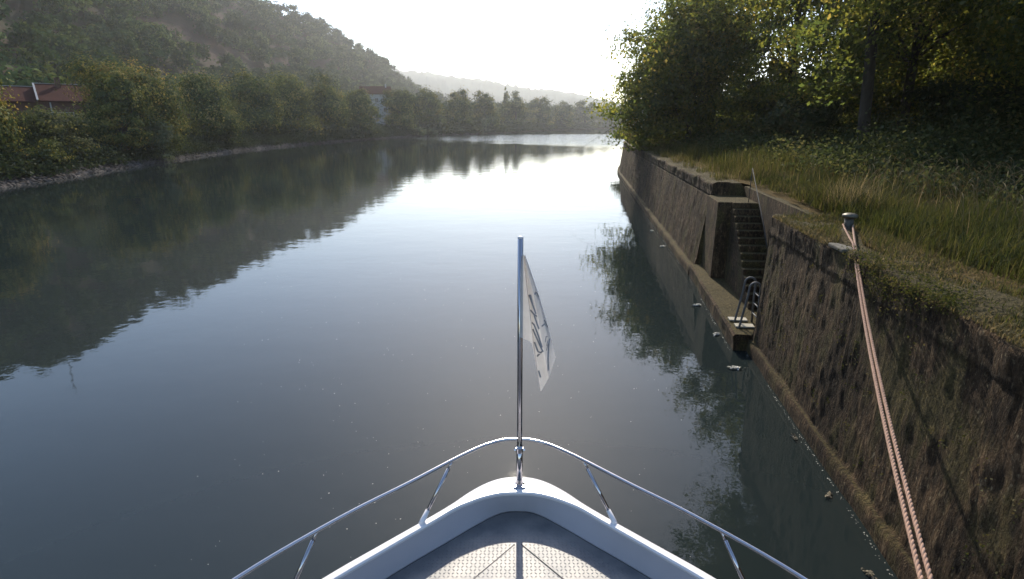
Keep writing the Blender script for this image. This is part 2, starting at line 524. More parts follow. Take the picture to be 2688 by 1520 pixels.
# the right bank behind the walls
def build_right_ground():
    edge = [(q[0], q[1]) for q in QNEAR[::11]]
    edge = [(float(wx(y)), y) for y in (-60, -30, -15)] + edge[1:] + [(float(wx(y)), y) for y in np.arange(9.9, 14.9, .4)] + [(q[0], q[1]) for q in QFAR[::11]]
    last = edge[-1]
    edge += [(last[0] + 5, last[1] + 5), (last[0] + 25, last[1] + 30), (120, 240), (240, 420), (420, 600), (900, 900)]
    rows = []
    ins = [.62, .95, 1.4, 2, 3, 4.5, 6.5, 9, 13, 18, 25, 35, 50, 80, 140, 300]
    for (x, y) in edge:
        rec = 9.45 < y < 14.95
        row = []
        for d in ins:
            dd = d + (.30 if rec else 0)
            px, py = x + dd * .99, y - dd * .12
            z = 2.46 + .07 * float(fbm(px * .5, py * .5, 0, 3, 3)) + .05 * min(dd, 8) / 8 + max(0, dd - 10) * .012
            row.append((px, py, z))
        rows.append(row)
    m = MB().grid([r[::-1] for r in rows])
    tag(m.build("ground", M_GROUND, smooth=True), kind='structure')
build_right_ground()

# ------------------------------------------------------------------ stairs in the recess
def along_box(m, y0, y1, o0, o1, z0, z1):
    c = [WP(y0, o0, 0), WP(y1, o0, 0), WP(y1, o1, 0), WP(y0, o1, 0)]
    return m.prism([(p[0], p[1]) for p in c], z0, z1)

st = empty("quay_stairs", WP(12, -.4, 0.3))
tag(st, "dark concrete stairs set in a recess between the two quay walls", "stairs")
m = MB()
for k in range(14):
    z1 = .436 + k * .136
    along_box(m, 11.05 + k * .1786, 13.48, -.80, -.22, z1 - .136, z1)
m.build("steps", M_WALL, st, bevel=.02)
m = MB(); along_box(m, 13.483, 14.86, -.80, .10, -.6, 2.2)
m.build("landing", M_WALL, st, bevel=.02)
m = MB(); along_box(m, 9.52, 14.88, -1.0, -.805, -.6, 2.44)
m.build("back_wall", M_WALL, st)
m = MB()
rows = []
for y in np.arange(9.51, 14.9, .12):
    row = []
    for (o, z) in [(-.79, -.7), (.40, -.7), (.40, -.2), (.39, .1), (.40, .27), (.36, .31), (.2, .315), (-.1, .31), (-.4, .30), (-.79, .30)]:
        n1 = float(fbm(y * 2.2, z * 3 + o * 3, 0, 70, 3))
        row.append(WP(y, o + .02 * n1, z + .012 * n1))
    rows.append(row)
m.grid(rows)
m.f.append(tuple(range(len(rows[0]))))
m.build("ledge", M_WALL, st, smooth=False)
m = MB()
pb, pt = WP(13.5, -.60, 2.2), WP(13.5, -.60, 3.0)
m.tube([pb, pt], .010, 8)
m.tube([pt, WP(12.0, -.60, 1.87), WP(11.1, -.60, 1.05)], .011, 8)
m.tube([WP(11.1, -.60, 1.05), WP(11.1, -.60, .3)], .02, 8)
m.build("handrail", plain("weathered_rail_iron", (.045, .043, .04), .9, 0, .3, 20), st, smooth=True)

# ladder with hooped grab rails at the ledge
ld = empty("ladder", WP(10.05, .2, .3))
tag(ld, "galvanised ladder with two hooped grab rails on the ledge", "ladder")
for y in (10.22, 9.86):
    m = MB(); pts = [WP(y, .235, .1), WP(y, .23, .33), WP(y, .14, .95)]
    for a in range(0, 181, 20):
        pts.append(WP(y, .03 + .10 * math.cos(R(a)), 1.10 + .11 * math.sin(R(a))))
    pts += [WP(y, -.07, .9), WP(y, -.085, .31)]
    m.tube(pts, .021, 8)
    m.build("grab_rail", M_STEEL_G, ld, smooth=True)
for z in (.52, .72, .92):
    m = MB().tube([WP(9.86, -.076, z), WP(10.22, -.076, z)], .014, 8); m.build("rung", M_STEEL_G, ld, smooth=True)
for (y, o) in ((10.30, .16), (9.94, .12)):
    m = MB(); along_box(m, y - .09, y + .09, o - .17, o + .17, .322, .352)
    m.build("base_plate", M_CONC_L, ld, bevel=.006)

# coping slab under the rope
m = MB()
pl = [WP(6.60, .045, 0), WP(7.02, .05, 0), WP(6.99, -.06, 0), WP(6.80, -.13, 0), WP(6.62, -.16, 0)]
m.prism([(p[0], p[1]) for p in pl], 2.50, 2.55)
tag(m.build("coping_slab", plain("grey_stone_slab", (.10, .09, .07), .9, 0, .35, 14, .4, 50), bevel=.015), "pale flat stone slab at the wall edge under the mooring rope", "slab")

# bollard
BX, BY = 4.95, 8.15
bo = empty("bollard", (BX, BY, 2.46))
tag(bo, "mushroom headed iron mooring bollard in the grass holding the rope", "bollard")
MB().lathe((BX, BY, 2.40), [(.10, 0), (.10, .06), (.075, .075), (.062, .16), (.062, .27)], 20).build("post", M_IRON, bo, smooth=True)
MB().lathe((BX, BY, 2.40), [(.062, .272), (.094, .290), (.106, .310), (.100, .330), (.06, .348), (.01, .356)], 24).build("cap", plain("worn_iron_cap", (.11, .10, .075), .5, .4, .3, 18), bo, smooth=True)

# ------------------------------------------------------------------ mooring rope: two strands, each laid from three yarns
M_ROPE = plain("sunbleached_red_rope", (.37, .225, .155), .85, 0, .25, 40)
def rope_mesh(m, pts, r, pitch=.11):
    P = [Vector(p) for p in pts]
    L = [0]
    for a, b in zip(P[:-1], P[1:]): L.append(L[-1] + (b - a).length)
    n = int(L[-1] / (pitch / 7)); out = []
    Pn = np.array([tuple(p) for p in P]); s = np.linspace(0, L[-1], n)
    C = np.stack([np.interp(s, L, Pn[:, k]) for k in range(3)], 1)
    T = np.gradient(C, axis=0); T /= np.linalg.norm(T, axis=1)[:, None]
    A = np.cross(T, [0, 0, 1.0]); A /= np.linalg.norm(A, axis=1)[:, None]; B = np.cross(T, A)
    for k in range(3):
        ph = s / pitch * 2 * math.pi + k * 2 * math.pi / 3
        Y = C + (A * np.cos(ph)[:, None] + B * np.sin(ph)[:, None]) * r * .5
        m.tube([tuple(p) for p in Y], r * .56, 6)
def sag(a, b, dz, n=24):
    return [tuple(a[k] + (b[k] - a[k]) * t + (-dz * 4 * t * (1 - t) if k == 2 else 0) for k in range(3)) for t in np.linspace(0, 1, n)]
m = MB()
CLEAT = (1.57, 1.30, 1.86)
for side in (-1, 1):
    e = (4.22 + .012 * side, 6.77, 2.585)
    b0 = (BX - .072 if side < 0 else BX + .072, BY + .02, 2.575)
    arc = [(BX + .072 * math.cos(a), BY + .072 * math.sin(a), 2.575) for a in (np.linspace(math.pi, math.pi / 2, 6) if side < 0 else np.linspace(0, math.pi / 2, 6))]
    rope_mesh(m, arc[::-1] + sag(b0, e, .004, 8)[1:] + sag(e, (CLEAT[0] + .026 * side, CLEAT[1], CLEAT[2]), .17, 30)[1:], .0128)
tag(m.build("mooring_rope", M_ROPE, smooth=True), "faded red doubled mooring rope running from the bollard down to the boat", "rope")

# ------------------------------------------------------------------ the boat
X0 = .035
boat = empty("motor_boat", (X0, 0, 0))
tag(boat, "white motor boat bow with steel rail and tread plate deck", "boat")
OUT = [(0, 3.14), (.10, 3.128), (.2, 3.075), (.30, 2.985), (.40, 2.87), (.524, 2.745), (.75, 2.53), (.987, 2.30), (1.30, 1.95), (1.55, 1.58), (1.70, 1.2), (1.82, .6), (1.88, -.2), (1.9, -1.5), (1.9, -5), (1.7, -7.0)]
INB = [(0, 3.02), (.08, 3.012), (.16, 2.97), (.235, 2.91), (.31, 2.845), (.43, 2.735), (.62, 2.565), (.83, 2.36), (1.15, 2.02), (1.41, 1.62), (1.57, 1.2), (1.69, .6), (1.76, -.2), (1.78, -1.5), (1.78, -5), (1.6, -6.9)]
INC = [(0, 2.985), (.10, 2.978), (.2, 2.945), (.29, 2.895), (.375, 2.835), (.492, 2.72), (.715, 2.505), (.95, 2.275), (1.265, 1.93), (1.515, 1.56), (1.665, 1.19), (1.785, .59), (1.845, -.2), (1.865, -1.5), (1.865, -5), (1.66, -6.95)]
def smooth_line(L, n=6):
    P = np.array(L); t = np.arange(len(P)); tt = np.linspace(0, len(P) - 1, (len(P) - 1) * n + 1)
    # Catmull-Rom
    out = []
    for u in tt:
        i = min(int(u), len(P) - 2); f = u - i
        p0 = P[i - 1] if i > 0 else np.array([-P[1][0], P[1][1]]); p1, p2 = P[i], P[i + 1]; p3 = P[min(i + 2, len(P) - 1)]
        out.append(.5 * ((2 * p1) + (-p0 + p2) * f + (2 * p0 - 5 * p1 + 4 * p2 - p3) * f * f + (-p0 + 3 * p1 - 3 * p2 + p3) * f ** 3))
    return np.array(out)
def both(L):
    S = smooth_line(L)
    return np.concatenate([np.stack([-S[::-1, 0], S[::-1, 1]], 1), S[1:]])
bo_, bi_, bc_ = both(OUT), both(INB), both(INC)
ZC, ZD = 1.80, 1.625
def ring(P, z, dx=0): return [(X0 + p[0], p[1], z) for p in P]
def inset(P, d):
    T = np.gradient(P, axis=0); T /= np.linalg.norm(T, axis=1)[:, None]
    N = np.stack([T[:, 1], -T[:, 0]], 1)
    return P + N * d
n_in = -1 if np.linalg.norm(inset(bo_, .1)[len(bo_) // 2]) > np.linalg.norm(bo_[len(bo_) // 2]) else 1
# hull: from waterline up to the rubbing edge
m = MB()
rows = []
for z, k, ky in ((-.5, .55, .70), (0, .70, .80), (.5, .82, .88), (1.0, .91, .94), (1.45, .97, .982), (1.70, .995, .997), (1.765, 1, 1)):
    rows.append([(X0 + p[0] * k, (p[1] + 1) * ky - 1 if p[1] > -1 else p[1], z) for p in bo_])
m.grid(rows)
m.build("hull", M_GEL, boat, smooth=True)
# rounded cap: outer edge, crown, inner lip
m = MB()
oo = inset(bo_, -.012 * n_in); o2 = inset(bo_, .012 * n_in)
rows = [ring(bo_, 1.764), ring(oo, 1.778), ring(bo_, 1.797), ring(o2, 1.803), ring(bc_, 1.800), ring(inset(bc_, .006 * n_in), 1.790), ring(bc_, 1.772)]
m.grid(rows)
gw = m.build("gunwale", M_GEL, boat, smooth=True)
es = gw.modifiers.new("edges", 'EDGE_SPLIT'); es.split_angle = R(35)
m = MB(); m.grid([ring(bc_, 1.773), ring((bc_ * .5 + bi_ * .5), 1.70), ring(bi_, ZD + .004)])
m.build("bulwark", M_GEL_SHADE, boat, smooth=True)
# deck
dk = MB()
dpts = ring(bi_, ZD)
dk.add(dpts, [tuple(range(len(dpts) - 1, -1, -1))])
deck = dk.build("deck", M_DECK, boat)
deck_loc = deck.location.copy()
# raised tread bars pressed into the plate (kept as one sub-part)
def build_treads():
    V = []; F = []; rng = random.Random(3)
    poly = inset(bi_, .05 * n_in)
    hx = [(p[1], abs(p[0])) for p in poly if p[0] >= 0]
    hx.sort(); ys = [h[0] for h in hx]; xs = [h[1] for h in hx]
    st_ = .024; b = 0
    for iy in range(int(1.5 / st_)):
        for ix in range(-75, 76):
            x, y = ix * st_, 1.55 + iy * st_
            if y > ys[-1] or abs(x) > np.interp(y, ys, xs): continue
            a = R(45) if (ix + iy) % 2 else R(-45)
            ca, sa = math.cos(a), math.sin(a)
            L, w, h = .0105, .0038, .0026
            for (u, v, z) in ((-L, 0, 0), (0, -w, 0), (L, 0, 0), (0, w, 0), (-L * .45, 0, h), (L * .45, 0, h)):
                V.append((X0 + x + u * ca - v * sa, y + u * sa + v * ca, ZD + .0005 + z))
            F += [(b, b + 1, b + 4), (b + 1, b + 5, b + 4), (b + 1, b + 2, b + 5), (b + 2, b + 3, b + 5), (b + 3, b + 4, b + 5), (b + 3, b, b + 4)]
            b += 6
    o = mesh_np("tread_pattern", V, F, M_DECK)
    o.parent = deck; o.location = (0, 0, 0)
    return o
build_treads()
m = MB()
for sx in (-1, 1):
    for (xa, ya, xb, yb) in ((.02, 2.73, .26, 2.45), (.26, 2.45, .62, 2.04), (.02, 2.30, .5, 1.7)):
        d_ = Vector((xb - xa, yb - ya, 0)).normalized() * .0025; n_ = Vector((-d_.y, d_.x, 0))
        q = [Vector((sx * xa, ya, 0)) + n_, Vector((sx * xb, yb, 0)) + n_, Vector((sx * xb, yb, 0)) - n_, Vector((sx * xa, ya, 0)) - n_]
        m.add([(X0 + p.x, p.y, ZD + .0042) for p in q] + [(X0 + p.x, p.y, ZD + .001) for p in q], [(0, 1, 2, 3), (0, 4, 5, 1), (1, 5, 6, 2), (2, 6, 7, 3), (3, 7, 4, 0)])
sm_ = m.build("weld_seam", plain("weld_seam_metal", (.10, .10, .10), .6, .3), boat); sm_.parent = deck; sm_.location = (0, 0, 0)
# bow rail
RAIL = [(0, 3.10), (.09, 3.09), (.20, 3.035), (.31, 2.945), (.40, 2.86), (.62, 2.64), (.90, 2.37), (1.235, 1.98), (1.52, 1.52), (1.70, 1.0), (1.8, .3), (1.85, -.8)]
rb = both(RAIL)
m = MB().tube([(X0 + p[0], p[1], 2.10) for p in rb], .0108, 12)
br = m.build("bow_rail", M_STEEL, boat, smooth=True)
def gun_at(y):
    S = smooth_line(OUT); k = np.argmin(np.abs(S[:, 1] - y)); return S[k]
for sx in (-1, 1):
    for (fx, fy, tx, ty) in ((.555, 2.70, .385, 2.875), (1.12, 2.12, .985, 2.285), (1.66, 1.15, 1.60, 1.33), (1.84, -.3, 1.82, 0.0)):
        f_, t_ = Vector((X0 + sx * fx, fy, 1.802)), Vector((X0 + sx * tx, ty, 2.098))
        m = MB()
        q = f_.lerp(t_, .2); q2 = f_.lerp(t_, .86)
        m.tube([q, q2], .0110, 10); m.tube([q2, t_], .0075, 10)
        s_ = m.build("stanchion", M_STEEL, boat, smooth=True)
        m = MB().tube([f_ - Vector((0, 0, .012)), f_.lerp(t_, .03), q], [.021, .0155, .0130], 12)
        k_ = m.build("foot", M_GEL, s_, smooth=True); k_.location = (0, 0, 0)
# cleat for the mooring rope
m = MB().tube([(CLEAT[0] - .05, CLEAT[1] + .1, 1.845), (CLEAT[0] + .05, CLEAT[1] - .14, 1.845)], .018, 10)
m.box((CLEAT[0], CLEAT[1], 1.815), (.05, .08, .05))
m.build("cleat", M_STEEL, boat, smooth=False)
# flagstaff
PX, PY = .047, 3.045
m = MB().tube([(PX, PY, 2.08), (PX, PY, 3.395)], .0158, 16)
fs = m.build("flagstaff", M_STEEL, boat, smooth=True)
def sub(mb, name, mat, par, **k):
    o = mb.build(name, mat, par, **k); o.location = (0, 0, 0); return o
sub(MB().tube([(PX, PY, 1.85), (PX, PY, 2.09)], .0195, 16), "socket", M_STEEL, fs, smooth=True)
sub(MB().lathe((PX, PY, 1.80), [(.036, 0), (.036, .006), (.022, .012), (.019, .05)], 16).box((PX, PY - .02, 1.808), (.078, .016, .012)), "base", M_STEEL, fs)
sub(MB().tube([(PX - .034, PY, 2.06), (PX + .034, PY, 2.06)], .008, 8).tube([(PX, PY, 2.045), (PX, PY, 2.075)], .023, 16), "clamp", M_STEEL, fs)
sub(MB().lathe((PX, PY, 3.395), [(.0165, 0), (.0165, .006), (.012, .010)], 16), "cap", M_GEL, fs)

# flag: limp cloth, folded on itself
def flag_mat():
    m = bpy.data.materials.new("flag_cloth"); m.use_nodes = True
    nt = m.node_tree; nt.nodes.clear(); out = nt.nodes.new("ShaderNodeOutputMaterial")
    d = nt.nodes.new("ShaderNodeBsdfDiffuse"); t = nt.nodes.new("ShaderNodeBsdfTranslucent")
    f = noise(nt, 12, 4)
    c = ramp(nt, f, [(.3, (.54, .51, .49)), (.7, (.64, .61, .59))])
    nt.links.new(c, d.inputs[0]); nt.links.new(c, t.inputs[0])
    mx = nt.nodes.new("ShaderNodeMixShader"); mx.inputs[0].default_value = .35
    nt.links.new(d.outputs[0], mx.inputs[1]); nt.links.new(t.outputs[0], mx.inputs[2]); nt.links.new(mx.outputs[0], out.inputs[0])
    return m
M_FLAG = flag_mat()
M_INK = plain("flag_grey_print", (.27, .255, .26), .9)
PXM = .00551                                # metres per render pixel at the staff
# fold lines of the cloth: (offset from staff px, height z, depth) top -> bottom, all starting at the upper hoist corner
ZT = 3.324
def fl(dx, dz, dy): return Vector((PX + .012 + dx * 1.05, PY - dy, ZT - dz * 1.115))
FOLDS = [
    [fl(0, 0, .016), fl(-.012, .12, .020), fl(-.014, .30, .022), fl(-.016, .455, .020)],            # hoist edge
    [fl(.004, .01, .020), fl(.018, .16, .045), fl(.045, .33, .055), fl(.052, .475, .050)],          # crest of the first fold
    [fl(.005, .02, .012), fl(.030, .20, .020), fl(.055, .42, .022), fl(.108, .775, .018)],          # valley running to the tip
    [fl(.008, .02, .030), fl(.066, .26, .065), fl(.112, .50, .075), fl(.148, .675, .055)],          # crest of the middle panel
    [fl(.010, .02, .016), fl(.076, .22, .030), fl(.140, .45, .030), fl(.160, .66, .030)],
    [fl(.012, .015, .010), fl(.095, .25, .000), fl(.152, .44, -.01), fl(.190, .575, .000)],         # fly edge, outer silhouette
]
def bez(L, t):
    P = np.array([tuple(p) for p in L]); u = t * 3; i = min(int(u), 2); f = u - i
    p0 = P[max(i - 1, 0)]; p1 = P[i]; p2 = P[i + 1]; p3 = P[min(i + 2, 3)]
    return .5 * ((2 * p1) + (-p0 + p2) * f + (2 * p0 - 5 * p1 + 4 * p2 - p3) * f * f + (-p0 + 3 * p1 - 3 * p2 + p3) * f ** 3)
def cloth(u, v):
    k = u * 5; i = min(int(k), 4); f = k - i
    a, b = bez(FOLDS[i], v), bez(FOLDS[i + 1], v)
    g = f
    return a * (1 - g) + b * g
flag = empty("flag", (PX, PY, ZT))
tag(flag, "limp white flag with grey lettering hanging from the bow staff", "flag")
m = MB().grid([[tuple(cloth(u, v)) for u in np.linspace(0, 1, 41)] for v in np.linspace(0, 1, 40)])
cl = m.build("cloth", M_FLAG, flag, smooth=True)
sm = cl.modifiers.new("soft", 'SMOOTH'); sm.factor = .5; sm.iterations = 2
# letter strokes, printed on the cloth (u across the folds, v down)
def stroke(m, pts, w):
    P = []
    for a, b in zip(pts[:-1], pts[1:]):
        for t in np.linspace(0, 1, 7)[:-1]: P.append((a[0] + (b[0] - a[0]) * t, a[1] + (b[1] - a[1]) * t))
    P.append(pts[-1])
    C = [cloth(*p) + np.array((0, -.0045, 0)) for p in P]
    L, Rr = [], []
    for i, c in enumerate(C):
        t = C[min(i + 1, len(C) - 1)] - C[max(i - 1, 0)]
        n = np.array((-t[2], 0, t[0])); n /= max(np.linalg.norm(n), 1e-6)
        L.append(tuple(c + n * w / 2)); Rr.append(tuple(c - n * w / 2))
    m.grid([L, Rr])
ink = MB()
for pts in ([(.42, .36), (.57, .42)], [(.50, .39), (.47, .33)],                                  # T
            [(.41, .50), (.50, .47), (.60, .42)], [(.50, .47), (.585, .52)],                      # Y
            [(.41, .60), (.47, .575), (.53, .60), (.59, .66)], [(.42, .64), (.50, .665), (.59, .70)],
            [(.42, .72), (.47, .755), (.53, .74), (.58, .70)], [(.43, .79), (.50, .76)],          # R
            [(.42, .86), (.44, .90)],
            [(.70, .30), (.95, .33)], [(.69, .53), (.80, .56)], [(.82, .53), (.97, .60)],
            [(.66, .90), (.72, .80), (.80, .72), (.90, .70)]):
    stroke(ink, pts, .0095)
for pts in ([(.70, .66), (.76, .64), (.80, .665)], [(.72, .70), (.79, .69)], [(.70, .73), (.76, .71), (.80, .735)]):
    stroke(ink, pts, .004)
ink.build("lettering", M_INK, flag)

# ------------------------------------------------------------------ foliage generators
def leaf_quads(C, N, size, rng, wr=.6):
    n = len(C)
    N = N / np.maximum(np.linalg.norm(N, axis=1), 1e-6)[:, None]
    A = rng.normal(size=(n, 3)); T = A - N * np.sum(A * N, 1)[:, None]
    T /= np.maximum(np.linalg.norm(T, axis=1), 1e-6)[:, None]
    B = np.cross(N, T)
    L = (size * rng.uniform(.65, 1.35, n))[:, None]; Wd = L * wr
    fold = N * L * .12
    V = np.stack([C - T * L * .5, C + B * Wd * .5 + fold, C + T * L * .5, C - B * Wd * .5 + fold], 1)
    return V.reshape(-1, 3)

def crown_points(rng, rx, ry, rz, nl, nclump, nleaf, up=.5, spread=.16, fill=.5, low=0, puff=.35):
    """leaf centres, normals and tone for a crown centred on the origin"""
    R3 = np.array([rx, ry, rz])
    D = rng.normal(size=(nl, 3)); D /= np.linalg.norm(D, axis=1)[:, None]
    D[:, 2] = np.where(D[:, 2] < -.55, -D[:, 2] * .6, D[:, 2])
    LC = D * rng.uniform(.35, .72, (nl, 1)) * R3
    LR = rng.uniform(.30, .48, nl)
    if low:
        a = rng.random(low) * 6.283; q = rng.uniform(.4, .62, low)
        LC = np.concatenate([LC, np.stack([np.cos(a) * q, np.sin(a) * q, rng.uniform(-.78, -.35, low)], 1) * R3]); LR = np.append(LR, rng.uniform(.3, .42, low))
    LC = np.concatenate([LC, [[0, 0, 0]]]); LR = np.append(LR, .52)
    li = rng.choice(len(LC), nclump, p=(LR ** 2) / np.sum(LR ** 2))
    d = rng.normal(size=(nclump, 3)); d /= np.linalg.norm(d, axis=1)[:, None]
    rad = (1 - fill * rng.random(nclump) ** 2.2)
    CC = LC[li] + d * (LR[li] * rad)[:, None] * R3
    tone = np.clip(.40 + .26 * rng.normal(size=nclump), 0, 1)
    size = rng.uniform(.5, 1.5, nclump)
    ci = rng.integers(0, nclump, nleaf)
    sp = spread * min(rx, ry, rz)
    g = rng.normal(size=(nleaf, 3))
    P = CC[ci] + g * (sp * size[ci])[:, None] * np.array([1, 1, .6])
    gd = g / np.maximum(np.linalg.norm(g, axis=1), 1e-6)[:, None]
    out = P / R3; out /= np.maximum(np.linalg.norm(out, axis=1), 1e-6)[:, None]
    N = rng.normal(size=(nleaf, 3)) * puff + gd * .8 + d[ci] * .7 + out * .3 + np.array([0, 0, up * .5])
    var = np.clip(tone[ci] + .16 * rng.normal(size=nleaf), 0, 1)
    return P, N, var, LC

def quads_index(n): return np.arange(n * 4, dtype=np.int32).reshape(-1, 4)

def make_tree(name, base, h, rx, ry, cb, nleaf, leaf, mat, seed, label, cat="tree", group=None, tr=.25, lean=(0, 0), nl=9, trunk=True, taper=0.0, spread=.16, limbs=True, sink=.2, low=0, ppc=110, puff=.35):
    """base: foot of the trunk; h: total height; cb: height where the crown starts"""
    rng = np.random.default_rng(seed)
    bx, by, bz = base
    rz = (h - cb) / 2; cz = bz + cb + rz
    c0 = np.array([bx + lean[0], by + lean[1], cz])
    P, N, var, LC = crown_points(rng, rx, ry, rz, nl, puff=puff, nclump=max(40, int(nleaf / ppc)), nleaf=nleaf, spread=spread, low=low)
    if taper:
        k = 1 - taper * np.clip((P[:, 2] / rz + 1) / 2, 0, 1)
        P[:, :2] *= k[:, None]; LC = LC.copy()
    P = P + c0
    P[:, 2] = np.maximum(P[:, 2], bz + .05)
    root = empty(name, (bx, by, bz)); tag(root, label, cat, group)
    mesh_np("crown", leaf_quads(P, N, leaf, rng), quads_index(nleaf), mat, root, var)
    if trunk:
        m = MB()
        top = Vector(c0) + Vector((0, 0, rz * .35))
        b0 = Vector((bx, by, bz - sink))
        mid = b0.lerp(top, .45) + Vector((rng.normal() * .15, rng.normal() * .15, 0))
        pts = [b0, b0 + Vector((0, 0, sink + .15)), b0.lerp(mid, .5), mid, mid.lerp(top, .5), top]
        m.tube(pts, [tr * 1.5, tr * 1.1, tr, tr * .8, tr * .5, tr * .12], 10)
        if limbs:
            for q in LC[:-1]:
                e = Vector(c0) + Vector(q) * .9
                t0 = rng.uniform(.35, .85); s = b0.lerp(top, t0) if t0 > .45 else b0.lerp(mid, t0 / .45)
                if e.z < s.z: s = b0.lerp(mid, .8)
                k = s.lerp(e, .5) + Vector((0, 0, .12 * (e - s).length))
                m.tube([s, k, e], [tr * .38, tr * .25, tr * .08], 6)
                for _ in range(3):
                    w = e + Vector(rng.normal(size=3)) * .28 * rx
                    m.tube([k.lerp(e, rng.uniform(.2, .9)), w], [tr * .12, tr * .03], 5)
        m.build("trunk", M_BARK, root, smooth=True)
    return root

# ------------------------------------------------------------------ left bank: trees that stand apart
def lz(x, y): return float(land_z(np.array([x]), np.array([y]))[0])
GL = "trees along the left bank"
LEFT = [
 # x, y, top z, rx, crown bottom, leaf, n, mat, label
 (-38.9, 41.2, 9.8, 3.31, .2, 0.24, 23800, M_LEAF_Y, "sunlit yellow-green tree cut by the left edge of the picture"),
 (-41.0, 58.6, 10.4, 2.87, .6, 0.24, 15300, M_LEAF_Y, "narrow pointed tree just right of the red roofed house"),
 (-43.2, 64.6, 11.6, 6.44, .2, 0.27, 44200, M_LEAF_Y, "large broad crowned tree with an orange tinged top on the left bank"),
 (-47.0, 85.8, 12.0, 5.22, .1, 0.30, 28900, M_LEAF, "solitary dense oval tree standing clear on the left bank"),
 (-49.5, 108, 13.0, 6.44, .4, 0.37, 23800, M_LEAF, "bushy tree next right of the dense oval tree"),
 (-49.0, 123, 14.6, 6.96, .4, 0.41, 23800, M_LEAF, "tall rounded tree, second right of the dense oval tree"),
 (-47.2, 140, 15.4, 6.61, .4, 0.45, 20400, M_LEAF, "rounded tree behind the row of pale waterside shrubs"),
 (-42.3, 156, 15.0, 5.57, .4, 0.48, 18700, M_LEAF, "dark tree at the left side of the white house"),
 (-36.4, 189, 15.8, 6.26, .3, 0.52, 17000, M_LEAF, "broad hazy tree at the right side of the white house"),
 (-30.0, 216, 17.5, 6.79, .6, 0.54, 11050, M_LEAF, "hazy tree behind the two round pale bushes by the water"),
 (-21.5, 238, 18.6, 6.53, .6, 0.59, 10200, M_LEAF, "hazy tall tree, second right of the white house trees"),
 (-12.5, 266, 19.5, 7.83, .6, 0.65, 10200, M_LEAF, "wide hazy tree above the pointed pale shrub"),
 (2.0, 316, 21.5, 8.35, .6, 0.76, 9350, M_LEAF, "faded wide tree on the far bank below the conifer"),
 (17.5, 368, 23.0, 9.13, .6, 0.86, 8500, M_LEAF, "faded tree on the far bank where the river starts to bend"),
 (36, 415, 23.5, 9.13, .6, 0.97, 7650, M_LEAF, "pale far tree, third from the end of the visible bank"),
 (60, 481, 25.0, 10.44, .6, 1.08, 7650, M_LEAF, "pale far tree with a rounded top, second from the end of the visible bank"),
 (92, 563, 26.0, 12.18, .6, 1.19, 7650, M_LEAF, "palest far tree closing the view at the bend beside the quay trees"),
]
for i, (x, y, zt, rx, cb, lf, n, mt, lb) in enumerate(LEFT):
    if 50 < y < 170: x += 1.7
    z = lz(x, y)
    make_tree("bank_tree", (x, y, z), zt - z, rx, rx * .95, cb, n, lf, mt, 100 + i, lb, "tree", GL, tr=.05 * (zt - z) ** .8 + .05, nl=10, low=8, taper=.5 if i in (1, ) else .18, limbs=y < 130)
make_tree("conifer", (-3.0, 330, lz(-3, 330)), 27.5 - lz(-3, 330), 4.2, 4.2, 3, 2500, .7, M_LEAF, 140, "dark pointed conifer rising above the far bank trees", "conifer", None, tr=.4, nl=8, taper=.85, limbs=False)
GS = "shrubs along the left waterline"
SHR = [
 (-40.0, 50.0, 5.6, 4.0, .20, 13000, M_LEAF_DARK, "low dark rounded bush under the red roofed house"),
 (-37.6, 61.6, 4.9, 1.7, .22, 2600, M_LEAF_PALE, "pale sunlit shrub in front of the large broad tree"),
 (-36.0, 44.3, 2.9, 1.9, .18, 3000, M_LEAF_Y, "ragged yellowish bush at the stony shore near the left edge"),
 (-43.2, 136, 3.9, 2.6, .34, 1800, M_LEAF_PALE, "pale waterside shrub, left end of the row of three"),
 (-42.4, 145, 3.8, 2.6, .34, 1800, M_LEAF_PALE, "pale waterside shrub, middle of the row of three"),
 (-41.2, 152, 3.5, 2.6, .34, 1800, M_LEAF_PALE, "pale waterside shrub, right end of the row of three"),
 (-31.6, 191, 3.5, 3.8, .42, 1800, M_LEAF_PALE, "larger of the two round pale bushes by the water"),
 (-28.0, 201, 3.2, 3.0, .42, 1500, M_LEAF_PALE, "smaller of the two round pale bushes by the water"),
 (-21.4, 226, 3.6, 2.8, .45, 1300, M_LEAF_PALE, "lone small pale bush on the hazy far bank"),
 (-11.6, 247, 7.2, 2.9, .45, 1500, M_LEAF_PALE, "pointed pale shrub standing at the far waterline"),
]
for i, (x, y, zt, rx, lf, n, mt, lb) in enumerate(SHR):
    z = lz(x, y)
    make_tree("bank_shrub", (x, y, z), max(1.5, zt - z), rx, rx * .9, .0, n, lf, mt, 200 + i, lb, "shrub", GS, tr=.06, nl=11, spread=.17, ppc=50, low=4, limbs=False, taper=.5 if i == 9 else 0)

